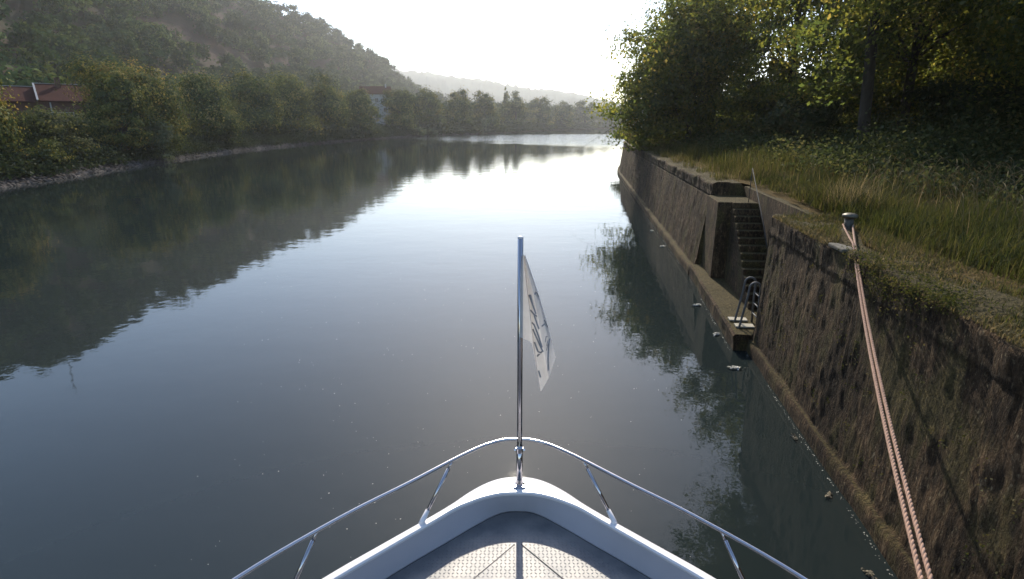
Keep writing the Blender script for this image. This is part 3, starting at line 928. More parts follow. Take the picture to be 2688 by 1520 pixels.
# rubble shore
def build_rubble():
    rng = np.random.default_rng(5)
    V = []; F = []
    ico = np.array([(0, 0, 1), (.9, 0, .1), (.3, .85, .0), (-.75, .5, .1), (-.7, -.55, -.05), (.35, -.8, .05), (0, 0, -.6)])
    fi = np.array([(0, 1, 2), (0, 2, 3), (0, 3, 4), (0, 4, 5), (0, 5, 1), (6, 2, 1), (6, 3, 2), (6, 4, 3), (6, 5, 4), (6, 1, 5)])
    L = np.concatenate([[0], np.cumsum(np.linalg.norm(np.diff(BANK, axis=0), axis=1))])
    s0, s1 = L[2] + 10, L[12]
    n = 9000
    s = s0 + (s1 - s0) * rng.random(n) ** 1.9
    x = np.interp(s, L, BANK[:, 0]); y = np.interp(s, L, BANK[:, 1])
    x = x + rng.normal(size=n) * .3
    inl = rng.beta(1.2, 2.0, n) * 1.5 - .25
    x2 = x - inl; zz = land_z(x2, y)
    for k in range(n):
        r = (.07 + .20 * rng.random() ** 2.5) * (1 + (y[k] - 40) / 130)
        q = ico * (r * rng.uniform(.7, 1.3, 3)) * np.array([1, 1, .6]); a = rng.random() * 6.28
        ca, sa = math.cos(a), math.sin(a)
        V.append(np.stack([q[:, 0] * ca - q[:, 1] * sa + x2[k], q[:, 0] * sa + q[:, 1] * ca + y[k], q[:, 2] + zz[k] + .02], 1))
        F.append(fi + 7 * k)
    tag(mesh_np("shore_rubble", np.concatenate(V), np.concatenate(F), M_ROCK), "loose grey brown rubble along the left waterline", "rubble", kind='stuff')
build_rubble()

# low growth under the left bank trees
def build_bank_growth():
    rng = np.random.default_rng(8)
    L = np.concatenate([[0], np.cumsum(np.linalg.norm(np.diff(BANK, axis=0), axis=1))])
    P = []; N = []; Vr = []; S = []
    for (sa, sb, cnt, sz) in ((L[2] + 5, L[8], 800, .22), (L[8], L[11], 560, .42), (L[11], L[15], 600, .8)):
        for _ in range(cnt):
            s = rng.uniform(sa, sb); x = np.interp(s, L, BANK[:, 0]); y = np.interp(s, L, BANK[:, 1])
            i = np.searchsorted(L, s) - 1; d = BANK[i + 1] - BANK[i]; d /= np.linalg.norm(d)
            inl = .75 + rng.gamma(1.2, 2.4)
            cx, cyy = x - d[1] * inl, y + d[0] * inl
            z = lz(cx, cyy); k = sz / .22
            n = 90; hh = rng.uniform(.5, 1.5) * k ** .75; ww = rng.uniform(.7, 1.5) * k ** .8
            q = rng.normal(size=(n, 3)) * np.array([ww, ww, hh * .5]) * .6 + np.array([cx, cyy, z + hh * .5])
            q[:, 2] = np.maximum(q[:, 2], z)
            P.append(q); N.append(rng.normal(size=(n, 3)) + np.array([0, 0, .6])); Vr.append(np.clip(rng.uniform(.1, .7) + .15 * rng.normal(size=n), 0, 1)); S.append(np.full(n, sz * 1.2))
    P = np.concatenate(P); N = np.concatenate(N); S = np.concatenate(S)
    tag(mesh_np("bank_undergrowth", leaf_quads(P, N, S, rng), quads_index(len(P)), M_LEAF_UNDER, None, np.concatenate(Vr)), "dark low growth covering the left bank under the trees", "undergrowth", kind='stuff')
build_bank_growth()

# ------------------------------------------------------------------ wooded hillside and woods on the far bank (one mass)
def templates(seed, cnt, n):
    rng = np.random.default_rng(seed); T = []
    for _ in range(cnt):
        P, N, var, _l = crown_points(rng, 1, 1, 1.05, 7, 26, n, spread=.17)
        T.append((P, N, var))
    return T
TPL = templates(77, 6, 700)
CLEARINGS = [  # world x, y, radius along, radius across, turn (dry meadows on the hillside)
    (-128, 246, 30, 10, R(70)), (-152, 292, 7, 5, R(60)),
]
def mass(name, pts, hs, leaf, mat, seed, label, wmul=.42):
    rng = np.random.default_rng(seed); Vs = []; vr = []
    for (x, y, z), h in zip(pts, hs):
        P, N, var = TPL[rng.integers(len(TPL))]
        a = rng.random() * 6.283; ca, sa = math.cos(a), math.sin(a)
        w = h * wmul * rng.uniform(.85, 1.25)
        Q = np.stack([(P[:, 0] * ca - P[:, 1] * sa) * w, (P[:, 0] * sa + P[:, 1] * ca) * w, (P[:, 2] * .5 + .52) * h], 1) + np.array([x, y, z])
        Vs.append(leaf_quads(Q, N, leaf * (.6 + .04 * h), rng)); vr.append(np.clip(var + rng.normal() * .22, 0, 1))
    V = np.concatenate(Vs)
    tag(mesh_np(name, V, quads_index(len(V) // 4), mat, None, np.concatenate(vr)), label, "woodland", kind='stuff')

def hillside():
    rng = np.random.default_rng(31)
    n = 9000
    az = np.radians(rng.uniform(-76, -6, n)); r = np.sqrt(rng.uniform(70 ** 2, 640 ** 2, n))
    x, y = r * np.sin(az), r * np.cos(az)
    s = bank_dist(x, y); dr = np.interp(np.degrees(az), R_AZ, R_D)
    z = land_z(x, y)
    keep = (s > 34) & (r < dr + 25)
    # the meadow band, with ragged edges
    cut = np.zeros(n, bool)
    for (cx, cyy, ra, rb, th) in CLEARINGS:
        dx, dy = x - cx, y - cyy; ca, sa = math.cos(th), math.sin(th)
        u, v = (dx * ca + dy * sa) / ra, (-dx * sa + dy * ca) / rb
        cut |= (u * u + v * v + .5 * vnoise(x * .06, y * .06, 0, 40) < 1)
    keep &= ~cut
    for (hx, hy, hr) in ((-58, 79, 14), (-47, 207, 12), (-66, 113, 9)): keep &= np.hypot(x - hx, y - hy) > hr
    idx = np.where(keep)[0]
    # thin out to a natural spacing
    sel = []; cell = {}
    for i in idx:
        d = 5.4
        k = (int(x[i] // d), int(y[i] // d))
        if any((x[j] - x[i]) ** 2 + (y[j] - y[i]) ** 2 < d * d for a in (-1, 0, 1) for b in (-1, 0, 1) for j in cell.get((k[0] + a, k[1] + b), ())): continue
        cell.setdefault(k, []).append(i); sel.append(i)
    hs = rng.uniform(6, 11.5, len(sel)) * np.where(rng.random(len(sel)) < .15, .55, 1)
    print("hill trees", len(sel))
    mass("hillside_wood", np.stack([x[sel], y[sel], z[sel] - .3], 1), hs, 1.1, M_LEAF_HILL, 5, "hazy wooded hillside rising behind the left bank trees", .55)
def far_woods():
    rng = np.random.default_rng(32)
    L = np.concatenate([[0], np.cumsum(np.linalg.norm(np.diff(BANK, axis=0), axis=1))])
    P = []; H = []
    for _ in range(520):
        s = rng.uniform(L[8], L[17]); i = np.searchsorted(L, s) - 1
        d = (BANK[i + 1] - BANK[i]) / np.linalg.norm(BANK[i + 1] - BANK[i])
        b = BANK[i] + d * (s - L[i])
        inl = rng.uniform(14, 60) if rng.random() < .7 else rng.uniform(14, 150)
        x, y = b[0] - d[1] * inl, b[1] + d[0] * inl
        if math.hypot(x + 47, y - 207) < 13: continue
        if -48 < x < -36 and 165 < y < 205: continue
        P.append((x, y, lz(x, y) - .3)); H.append(rng.uniform(6, 12) + min(6, max(0, (y - 150) * .02)))
    mass("far_wood", P, H, 1.25, M_LEAF_HILL, 6, "hazy wood lining the far bank where the river bends", .5)
hillside()
far_woods()

# ------------------------------------------------------------------ houses on the left bank
def tile_mat(name, col):
    m, nt, b = new_mat(name)
    w = nt.nodes.new("ShaderNodeTexWave"); w.inputs["Scale"].default_value = 3.0; w.inputs["Distortion"].default_value = .6
    g = nt.nodes.new("ShaderNodeNewGeometry"); nt.links.new(g.outputs["Position"], w.inputs["Vector"])
    f = noise(nt, 3, 5)
    a = math_n(nt, 'ADD', math_n(nt, 'MULTIPLY', w.outputs[1], .3), math_n(nt, 'MULTIPLY', f, .7))
    nt.links.new(ramp(nt, a, [(.3, tuple(c * .6 for c in col)), (.7, tuple(c * 1.3 for c in col))]), b.inputs["Base Color"])
    b.inputs["Roughness"].default_value = 1.0; b.inputs["Specular IOR Level"].default_value = .08
    return m
M_TILE = tile_mat("clay_roof_tiles", (.055, .020, .015))
M_TILE2 = tile_mat("brown_roof_tiles", (.13, .08, .06))
M_BRICK = plain("dull_red_render", (.085, .042, .03), .9, 0, .3, 2)
M_WHITE = plain("white_render", (.33, .33, .325), .85, 0, .08, 1.5)
M_PALE = plain("white_painted_trim", (.27, .265, .26), .6)
M_GLASS = plain("dark_window_glass", (.02, .022, .025), .08)

def lx(o, x, y, z, a):
    ca, sa = math.cos(a), math.sin(a)
    return (o[0] + x * ca - y * sa, o[1] + x * sa + y * ca, o[2] + z)
def part_box(o, a, x0, x1, y0, y1, z0, z1, m):
    vs = [lx(o, x, y, z, a) for z in (z0, z1) for (x, y) in ((x0, y0), (x1, y0), (x1, y1), (x0, y1))]
    return m.add(vs, [(0, 3, 2, 1), (4, 5, 6, 7), (0, 1, 5, 4), (1, 2, 6, 5), (2, 3, 7, 6), (3, 0, 4, 7)])
def gable_roof(o, a, x0, x1, y0, y1, ze, zr, m, over=.5, th=.16, hip=0):
    ym = (y0 + y1) / 2
    sl = (zr - ze) / (ym - y0)
    def slab(sy):
        ya = y0 - over if sy < 0 else y1 + over
        za = ze - sl * over
        q = [(x0 - over, ya, za), (x1 + over, ya, za), (x1 + over - hip, ym, zr), (x0 - over + hip, ym, zr)]
        vs = [lx(o, *p, a) for p in q] + [lx(o, p[0], p[1], p[2] + th, a) for p in q]
        m.add(vs, [(3, 2, 1, 0), (4, 5, 6, 7), (0, 1, 5, 4), (1, 2, 6, 5), (2, 3, 7, 6), (3, 0, 4, 7)])
    slab(-1); slab(1)
    if hip:
        for xa, xr in ((x0 - over, x0 - over + hip), (x1 + over, x1 + over - hip)):
            za = ze - sl * over
            q = [(xa, y0 - over, za), (xa, y1 + over, za), (xr, ym, zr)]
            m.add([lx(o, *p, a) for p in q] + [lx(o, p[0], p[1], p[2] + th, a) for p in q], [(0, 1, 2), (3, 4, 5)])
    return m
def window(o, a, x0, x1, z0, z1, y, par, bars=1):
    fr = MB(); t = .09
    part_box(o, a, x0, x1, y - .08, y + .02, z0, z0 + t, fr); part_box(o, a, x0, x1, y - .08, y + .02, z1 - t, z1, fr)
    for k in range(bars + 2):
        xx = x0 + (x1 - x0 - t) * k / (bars + 1)
        part_box(o, a, xx, xx + t, y - .078, y + .018, z0 + t, z1 - t, fr)
    w = fr.build("window", M_PALE, par)
    g = MB(); part_box(o, a, x0 + .02, x1 - .02, y - .03, y - .01, z0 + .02, z1 - .02, g)
    gl = g.build("pane", M_GLASS, w); gl.location = (0, 0, 0)

# two-part house with the red roof
a1 = R(40)
O1 = (-60.6, 73.0, 2.1)
hs_ = empty("house", O1); tag(hs_, "red roofed two storey house half hidden by trees at the left", "house")
m = MB(); part_box(O1, a1, -6.0, 1.4, .0, 8, -1.5, 4.65, m); part_box(O1, a1, 1.403, 10.5, -1.0, 8, -1.5, 4.75, m); m.build("wall", M_BRICK, hs_)
gable_roof(O1, a1, -6.2, .9, 0, 8, 4.66, 6.35, MB(), .5).build("roof", M_TILE, hs_)
gable_roof(O1, a1, 1.9, 10.6, -1.0, 8, 4.76, 6.75, MB(), .5).build("roof", M_TILE, hs_)
m = MB(); sl_ = 1.99 / 4.5
for (xx, y0, ze, ym, zr) in ((1.33, -1.5, 4.76 - sl_ * .5, 3.5, 6.75),):
    vs = [lx(O1, x, y, z + dz, a1) for (x, y, z) in ((xx, y0, ze), (xx + .2, y0, ze), (xx + .2, ym, zr), (xx, ym, zr)) for dz in (.165, .26)]
    m.add([vs[0], vs[2], vs[4], vs[6], vs[1], vs[3], vs[5], vs[7]], [(3, 2, 1, 0), (4, 5, 6, 7), (0, 1, 5, 4), (1, 2, 6, 5), (2, 3, 7, 6), (3, 0, 4, 7)])
part_box(O1, a1, 1.4, 11.1, 3.40, 3.62, 6.92, 7.0, m); part_box(O1, a1, -6.7, 1.35, 3.90, 4.12, 6.52, 6.60, m)
m.build("roof_verge", M_PALE, hs_)
m = MB(); part_box(O1, a1, 3.6, 4.2, 2.4, 3.0, 5.9, 7.7, m); m.build("chimney", M_BRICK, hs_)
for (x0, x1, z0, z1, b) in ((-3.8, -2.6, 2.6, 3.9, 1), (-3.8, -2.6, .2, 1.6, 1)):
    window(O1, a1, x0, x1, z0, z1, 0, hs_, b)
for (x0, x1, z0, z1, b) in ((2.0, 4.8, 1.95, 3.35, 4), (2.0, 4.8, -.4, 1.1, 3), (6.2, 8.2, 1.95, 3.35, 2)):
    window(O1, a1, x0, x1, z0, z1, -1.0, hs_, b)
m = MB(); part_box(O1, a1, 2.5, 2.66, -1.28, -1.12, -1.4, 4.5, m); part_box(O1, a1, 1.5, 5.4, -1.27, -1.13, 1.66, 1.8, m); m.build("balcony_frame", M_PALE, hs_)

# small brown hipped roof behind the trees
O2 = (-65.0, 112.0, 2.8)
h2 = empty("house", O2); tag(h2, "small house with a brown hipped roof peeping between two trees", "house")
m = MB(); part_box(O2, R(30), -4, 4, 0, 6, -1, 3.5, m); m.build("wall", M_BRICK, h2)
gable_roof(O2, R(30), -4, 4, 0, 6, 3.51, 5.75, MB(), .4, .14, hip=2.4).build("roof", M_TILE2, h2)
window(O2, R(30), 1.2, 2.6, 1.2, 2.5, 0, h2, 1)

# white house far along the bank, gable to the river
a3 = R(14)
O3 = (-47.5, 206, 4.0)
h3 = empty("house", O3); tag(h3, "tall white gabled house with a red roof in the gap between trees", "house")
m = MB(); part_box(O3, a3, -5, 5, 0, 8, -3, 10.2, m); m.build("wall", M_WHITE, h3)
gable_roof(O3, a3, -5, 5, 0, 8, 10.21, 12.6, MB(), .5, .2).build("roof", M_TILE, h3)
for x0 in (-3.6, -.4, 2.4):
    for z0 in (1.0, 4.0, 7.2): window(O3, a3, x0, x0 + 1.2, z0, z0 + 1.5, 0, h3, 1)
m = MB(); part_box(O3, a3, 3.4, 3.9, 3.2, 3.7, 12.0, 13.6, m); m.build("chimney", M_WHITE, h3)

# pale boat slip below it
m = MB(); b0 = lz(-40.5, 168)
q = [(-37.6, 166.5, -.15), (-34.9, 175.5, -.15), (-40.6, 181, 1.75), (-43.6, 172, 1.75)]
m.add(q + [(x, y, z - .6) for x, y, z in q], [(0, 1, 2, 3), (7, 6, 5, 4), (0, 4, 5, 1), (1, 5, 6, 2), (2, 6, 7, 3), (3, 7, 4, 0)])
tag(m.build("slipway", M_CONC), "sloping concrete slipway on the far bank below the white house", "slipway")

# mast on the hilltop (seen as a reflection)
mx, my = -205, 238; mz = lz(mx, my)
ms = empty("mast", (mx, my, mz)); tag(ms, "thin mast on the hilltop whose reflection shows in the water at left", "mast")
MB().tube([(mx, my, mz - 1), (mx, my, mz + 24)], [.22, .12], 8).build("pole", M_STEEL_G, ms)
MB().tube([(mx - 2.0, my - 1.4, mz + 20), (mx + 2.0, my + 1.4, mz + 20)], .09, 6).build("crossbar", M_STEEL_G, ms)

# ------------------------------------------------------------------ right bank trees
GR = "trees on the right bank"
def gz(x, y): return 2.5 + max(0, (x - float(wx(y)) - 10)) * .012
RIGHT = [
 # x, y, h, rx, ry, crown bottom, leaves, leaf size, trunk r, lean, low lobes, mat, label
 (11.0, 36.0, 10.8, 5.4, 5.0, .2, 50000, .20, .17, (-.5, 0), 14, M_LEAF_R, "leafy yellow-green tree leaning out over the far end of the quay wall"),
 (15.0, 44.0, 12.5, 5.0, 5.0, .5, 24000, .26, .20, (-.6, 0), 8, M_LEAF_R, "tree behind the leafy one at the far end of the quay"),
 (14.4, 31.0, 14.0, 4.1, 4.0, 2.0, 21000, .19, .17, (0, 0), 7, M_LEAF_R, "slim forked trunk tree with bright sky gaps in its thin crown"),
 (17.4, 26.0, 17.0, 5.0, 4.8, 1.0, 50000, .17, .20, (0, 0), 12, M_LEAF_R, "tall leafy tree in the middle of the right bank, foliage reaching low"),
 (13.4, 22.0, 20.0, 5.2, 4.8, 3.6, 52000, .16, .19, (-1.6, -1.0), 8, M_LEAF_R, "high crowned tree whose dark bare trunk stands nearest the quay"),
 (17.4, 17.5, 15.0, 5.0, 4.8, 1.6, 62000, .15, .2, (0, 0), 12, M_LEAF_R, "dark broad tree on the right, beyond the bollard and the tall grass"),
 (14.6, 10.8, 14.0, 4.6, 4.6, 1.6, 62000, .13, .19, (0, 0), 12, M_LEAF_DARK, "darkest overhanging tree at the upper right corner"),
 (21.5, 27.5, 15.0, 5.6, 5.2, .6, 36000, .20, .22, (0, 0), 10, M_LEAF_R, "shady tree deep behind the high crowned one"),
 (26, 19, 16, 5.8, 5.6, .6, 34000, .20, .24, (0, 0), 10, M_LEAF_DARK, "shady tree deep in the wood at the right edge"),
 (27.0, 41, 13, 5.4, 5.4, .5, 24000, .25, .22, (0, 0), 9, M_LEAF_R, "background tree closing the gap behind the slim forked tree"),
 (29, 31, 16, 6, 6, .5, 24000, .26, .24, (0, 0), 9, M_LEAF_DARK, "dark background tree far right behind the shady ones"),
]
for i, (x, y, h, rx, ry, cb, n, lf, tr, ln, lw, mt, lb) in enumerate(RIGHT):
    make_tree("broadleaf_tree", (x, y, gz(x, y)), h, rx, ry, cb, n, lf, mt, 300 + i, lb, "tree", GR, tr=tr, lean=ln, nl=14, spread=.09, low=lw, ppc=75, puff=.7)
for i, (x, y, h, rx, n, mt, lb) in enumerate((
 (15.8, 35.0, 4.6, 2.6, 9000, M_LEAF_R, "bright bush under the slim forked tree"),
 (18.6, 29.5, 4.8, 2.8, 10000, M_LEAF_R, "sunlit bush just right of the slim forked tree"),
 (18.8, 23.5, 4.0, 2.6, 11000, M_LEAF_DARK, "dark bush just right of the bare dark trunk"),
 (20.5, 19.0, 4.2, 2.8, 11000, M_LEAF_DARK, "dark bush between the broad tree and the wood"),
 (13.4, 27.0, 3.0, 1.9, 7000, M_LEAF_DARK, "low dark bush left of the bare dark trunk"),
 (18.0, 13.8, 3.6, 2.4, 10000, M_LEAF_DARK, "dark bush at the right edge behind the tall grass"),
 )):
    make_tree("bush", (x, y, gz(x, y)), h, rx, rx, 0, n, .13 + .002 * y, mt, 350 + i, lb, "bush", "bushes under the right bank trees", tr=.05, nl=8, spread=.16, limbs=False)

def wood_behind():
    rng = np.random.default_rng(61); P = []; H = []
    for _ in range(260):
        x, y = 24 + 96 * rng.random() ** 1.5, rng.uniform(4, 190)
        if x < 31 and y < 44: continue
        if x < 19 + (y - 44) * .35: continue
        az = math.degrees(math.atan2(x, y))
        P.append((x, y, 2.5)); H.append(rng.uniform(10, 16) * (.55 if 21.5 < az < 27.5 else 1))
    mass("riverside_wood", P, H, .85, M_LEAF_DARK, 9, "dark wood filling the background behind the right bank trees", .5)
wood_behind()

def undergrowth():
    rng = np.random.default_rng(62); P = []; N = []; V = []; S = []
    for _ in range(1300):
        low = 1.0; y = rng.uniform(4, 66); d = rng.uniform(3.6, 24)
        if y > 15: d = rng.uniform(3.0, 16) if y > 30 else rng.uniform(3.6, 16)
        elif d < 4.6 - (y - 6) * .10: continue
        elif d < 6: low = .55
        x = float(wx(y)) + d; z = gz(x, y)
        n = 270; hh = low * rng.uniform(.6, 1.6) * min(1.6, .6 + (d - 4) * .1); w = rng.uniform(.5, 1.1)
        q = rng.normal(size=(n, 3)) * np.array([w, w, hh * .45]) * .7 + np.array([x, y, z + hh * .55]); q[:, 2] = np.maximum(q[:, 2], z)
        P.append(q); N.append(rng.normal(size=(n, 3)) + np.array([0, 0, .7])); V.append(np.clip(rng.uniform(.1, .8) + .15 * rng.normal(size=n), 0, 1)); S.append(np.full(n, .062 + .0028 * y))
    P = np.concatenate(P); N = np.concatenate(N); V = np.concatenate(V); S = np.concatenate(S)
    tag(mesh_np("undergrowth", leaf_quads(P, N, S, rng), quads_index(len(P)), M_LEAF_DARK, None, V), "dark bramble undergrowth beneath the right bank trees", "undergrowth", kind='stuff')
undergrowth()

# ------------------------------------------------------------------ grass on the quay
def blades(B, Hh, lean, wid, var, rng):
    n = len(B); a = rng.random(n) * 6.283
    D = np.stack([np.cos(a), np.sin(a), np.zeros(n)], 1); Sd = np.stack([-np.sin(a), np.cos(a), np.zeros(n)], 1)
    up = np.array([0, 0, 1.0]); Hh = Hh[:, None]; lean = lean[:, None]; wid = wid[:, None]
    p1 = B + up * Hh * .5 + D * Hh * lean * .25; p2 = B + up * Hh * (1 - .3 * lean) + D * Hh * lean
    V = np.stack([B - Sd * wid, B + Sd * wid, p1 + Sd * wid * .75, p1 - Sd * wid * .75, p2 + Sd * wid * .12, p2 - Sd * wid * .12], 1).reshape(-1, 3)
    i = np.arange(n) * 6
    F = np.stack([np.stack([i, i + 1, i + 2, i + 3], 1), np.stack([i + 3, i + 2, i + 4, i + 5], 1)], 1).reshape(-1, 4)
    return V, F, np.repeat(var, 2)

def wall_x(y):
    """x of the quay edge, following the curved far end"""
    return np.where(y < 46, wx(y), np.interp(y, QFAR[:, 1], QFAR[:, 0]))

def grass():
    rng = np.random.default_rng(71)
    parts = []
    def lay(n, y0, y1, d0, d1, h0, h1, w, v0, v1, ypow=1.0, dpow=1.0, lean=(.15, .7), clump=.9):
        y = y0 + (y1 - y0) * rng.random(n) ** ypow; d = d0 + (d1 - d0) * rng.random(n) ** dpow
        x = wall_x(y) + d
        k = vnoise(x * 1.3, y * 1.3, 0, 8)
        keep = rng.random(n) < np.clip(.65 + clump * k, .05, 1)
        keep &= ~((y > 9.3) & (y < 15.1) & (d < 1.02))
        keep &= ~((np.hypot(x - BX, y - BY) < .16))
        tt = np.clip(((x - 4.22) * .73 + (y - 6.77) * 1.38) / 2.437, 0, 1)
        keep &= np.hypot(x - 4.22 - .73 * tt, y - 6.77 - 1.38 * tt) > .13
        keep &= ~((np.abs(y - 6.8) < .34) & (d < .42))
        x, y, k = x[keep], y[keep], k[keep]; m = len(x)
        z = 2.47 + 0.07 * 0
        dd = x - wall_x(y)
        zz = 2.50 + .05 * np.minimum(dd, 8) / 8 + np.maximum(0, dd - 10) * .012
        H = rng.uniform(h0, h1, m) * (1 + .5 * k)
        tone = np.clip(rng.uniform(v0, v1, m) + .12 * vnoise(x * .6, y * .6, 0, 18), 0, 1)
        V, F, var = blades(np.stack([x, y, zz], 1), H, rng.uniform(*lean, m), np.full(m, w) * (1 + .02 * y), tone, rng)
        parts.append((V, F, var))
    # short mossy turf along the near edge, then taller growth further in
    lay(26000, 1.5, 10.5, .10, 3.0, .05, .16, .004, .2, .7)
    lay(6000, 1.5, 9.6, .9, 4.0, .15, .38, .004, .1, .6)
    lay(26000, 3, 16, 1.0, 5, .08, .34, .0045, .0, .6, clump=1.5, lean=(.2, 1.0))
    lay(250, 4, 15, 1.6, 5.0, .35, .6, .004, .55, .95, lean=(.2, .6))
    lay(3000, 9.4, 15, .96, 1.6, .15, .5, .005, .1, .7, lean=(.4, 1))
    lay(34000, 1.0, 9.4, -.06, .95, .03, .09, .004, .55, .92, clump=.6, lean=(.4, 1.1))
    # beyond the stairs: dry tall grass to the far end
    lay(260, 9.3, 10.4, 1.05, 1.7, .25, .6, .004, .6, .9)
    lay(16000, 15, 46, .25, 2.4, .08, .34, .005, .25, .85, clump=1.8)
    lay(16000, 15, 55, 1.0, 4.0, .2, .65, .006, .1, .75, clump=2.0)
    lay(9000, 46, 68, .2, 6, .4, 1.1, .009, .35, .9)
    lay(2500, 15, 40, 3, 5, .4, .7, .007, .05, .5)
    off = 0; Vs = []; Fs = []; vr = []
    for V, F, v in parts:
        Vs.append(V); Fs.append(F + off); vr.append(v); off += len(V)
    tag(mesh_np("grass", np.concatenate(Vs), np.concatenate(Fs), M_GRASS, None, np.concatenate(vr)), "tall summer grass, green and straw coloured, on top of the quay", "grass", kind='stuff')
    # seed heads on thin stalks
    n = 330
    y = rng.uniform(4.5, 13, n); d = rng.uniform(1.7, 5.5, n); x = wall_x(y) + d
    Vs = []; Fs = []; b = 0
    for k in range(n):
        h = rng.uniform(.45, .85); a = rng.random() * 6.28; l = rng.uniform(.05, .3)
        p = [(x[k], y[k], 2.5), (x[k] + l * .3 * math.cos(a), y[k] + l * .3 * math.sin(a), 2.5 + h * .6), (x[k] + l * math.cos(a), y[k] + l * math.sin(a), 2.5 + h), (x[k] + l * 1.4 * math.cos(a), y[k] + l * 1.4 * math.sin(a), 2.5 + h + .06), (x[k] + l * 1.9 * math.cos(a), y[k] + l * 1.9 * math.sin(a), 2.5 + h + .08)]
        for q, r in zip(p, (.003, .0028, .003, .011, .002)):
            for c in range(4):
                Vs.append((q[0] + r * math.cos(c * 1.5708), q[1] + r * math.sin(c * 1.5708), q[2]))
        for i in range(4):
            for c in range(4):
                Fs.append((b + i * 4 + c, b + i * 4 + (c + 1) % 4, b + i * 4 + 4 + (c + 1) % 4, b + i * 4 + 4 + c))
        b += 20
    tag(mesh_np("grass_seed_heads", Vs, Fs, M_GRASS, None, np.full(len(Fs), .93)), "pale seed heads standing above the quay grass", "grass", kind='stuff')
grass()

# growth hanging over the near wall: turf lip and moss tufts
def overhang():
    rng = np.random.default_rng(81); P = []; N = []; V = []
    for _ in range(110):
        y = rng.uniform(4.4, 6.4); d = rng.normal() * .12 + .05
        drop = rng.random() ** 2 * (.26 if 4.6 < y < 6.2 else .08)
        c = np.array(WP(y, .06 - max(d, 0), 2.56 - drop if d < .1 else 2.56))
        n = 46; q = c + rng.normal(size=(n, 3)) * np.array([.05, .09, .035])
        P.append(q); N.append(rng.normal(size=(n, 3)) + np.array([-.3, 0, .5])); V.append(np.clip(rng.uniform(.2, .9) + .15 * rng.normal(size=n), 0, 1))
    for _ in range(70):
        y = 1.5 + 8 * rng.random(); z = rng.uniform(.5, 2.3)
        c = np.array(WP(y, .13, z)); n = 16; sp = rng.uniform(.02, .06)
        q = c + rng.normal(size=(n, 3)) * np.array([sp * .5, sp, sp * 1.6])
        P.append(q); N.append(rng.normal(size=(n, 3)) + np.array([-.6, 0, .5])); V.append(np.clip(rng.uniform(.3, .9) + .15 * rng.normal(size=n), 0, 1))
    P = np.concatenate(P); N = np.concatenate(N); V = np.concatenate(V)
    tag(mesh_np("wall_ivy", leaf_quads(P, N, np.full(len(P), .022), rng), quads_index(len(P)), M_GRASS, None, V * .75), "ragged turf and moss hanging over the near quay wall", "moss", kind='stuff')
overhang()

# ------------------------------------------------------------------ things floating by the wall
M_FOAM = plain("pale_flotsam", (.55, .53, .47), .8, 0, .35, 30)
M_FLOTSAM = plain("brownish_flotsam", (.17, .14, .09), .8, 0, .4, 30)
FLOAT = [
 (3.80, 8.75, .17, 0, "largest pale clump of flotsam, just off the ledge by the ladder"),
 (4.05, 10.35, .12, .5, "pale clump of flotsam afloat at the left of the ladder"),
 (4.25, 12.2, .13, .3, "pale clump of flotsam, second farthest along the ledge"),
 (5.1, 18.6, .13, .2, "small pale clump of flotsam off the far quay wall"),
 (5.45, 21.5, .11, .9, "tiny pale scrap of flotsam, farthest along the wall"),
 (3.75, 6.55, .16, 1.2, "thin drifting twig with leaves below the near wall"),
 (3.55, 5.35, .13, .7, "brownish leafy scrap drifting by the near wall foot"),
 (3.30, 4.20, .14, 2.0, "mossy scrap afloat nearest the boat rail, at the wall foot"),
]
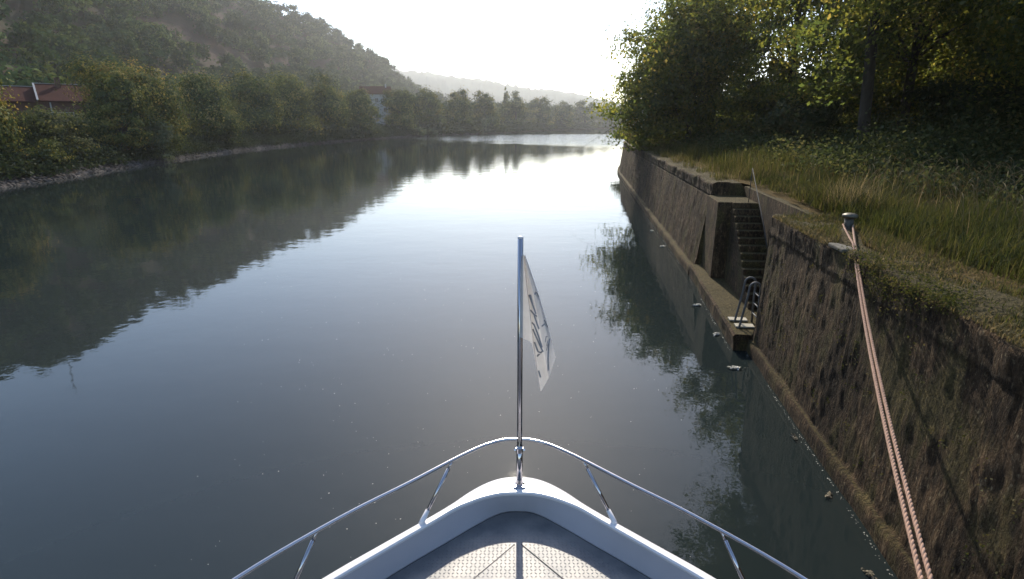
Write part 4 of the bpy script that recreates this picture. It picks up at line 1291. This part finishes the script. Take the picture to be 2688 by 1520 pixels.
for i, (x, y, r, a, lb) in enumerate(FLOAT):
    rng = np.random.default_rng(400 + i); n = 120 if i < 5 else 30; r = r * (.8 if i < 5 else .62)
    g = rng.normal(size=(n, 2)) * np.array([r * .32, r * .15])
    ca, sa = math.cos(a), math.sin(a)
    C = np.stack([x + g[:, 0] * ca - g[:, 1] * sa, y + g[:, 0] * sa + g[:, 1] * ca, .008 + .03 * rng.random(n) ** 2], 1)
    tag(mesh_np("flotsam", leaf_quads(C, rng.normal(size=(n, 3)) * .35 + np.array([0, 0, 1.0]), np.full(n, .060 if i < 5 else .042), rng, .55), quads_index(n), M_FOAM if i < 5 else M_FLOTSAM), lb, "flotsam", "flotsam along the quay wall")

def specks():
    rng = np.random.default_rng(91); n = 420
    y = rng.uniform(3, 20, n); x = rng.uniform(-6, 3.4, n) * (.3 + y / 16)
    ok = x < 2.7 + .11 * y; x, y = x[ok], y[ok]
    # scum line where the wall meets the water
    m = 900; yy = rng.uniform(2.5, 26, m)
    w = [WP(t, (.165 if t < 9.5 else .425 if t < 14.9 else .445) + abs(rng.normal()) * .018, .006) for t in yy]; w = [p for p, t in zip(w, yy) if vnoise(t * 1.7, 0, 0, 5) > -.25]
    C = np.concatenate([np.stack([x, y, np.full(len(x), .004)], 1), np.array(w)])
    S = np.concatenate([rng.uniform(.006, .016, len(x)), rng.uniform(.006, .014, len(w))])
    N = np.tile(np.array([0, 0, 1.0]), (len(C), 1)) + rng.normal(size=(len(C), 3)) * .02
    tag(mesh_np("floating_specks", leaf_quads(C, N, S, rng, .8), quads_index(len(C)), M_FOAM), "tiny pale specks and scum floating on the river", "specks", kind='stuff')
specks()

# ------------------------------------------------------------------ morning haze over the valley
def haze():
    m = bpy.data.materials.new("haze"); m.use_nodes = True
    nt = m.node_tree; nt.nodes.clear(); out = nt.nodes.new("ShaderNodeOutputMaterial")
    v = nt.nodes.new("ShaderNodeVolumePrincipled")
    v.inputs["Color"].default_value = (.98, .98, .98, 1)
    v.inputs["Density"].default_value = .00030
    v.inputs["Anisotropy"].default_value = .72
    nt.links.new(v.outputs[0], out.inputs["Volume"])
    b = MB().box((100, 800, 85), (3000, 2500, 180))
    o = b.build("haze", m); tag(o, "pale morning haze hanging over the river valley", "haze", kind='stuff')
haze()
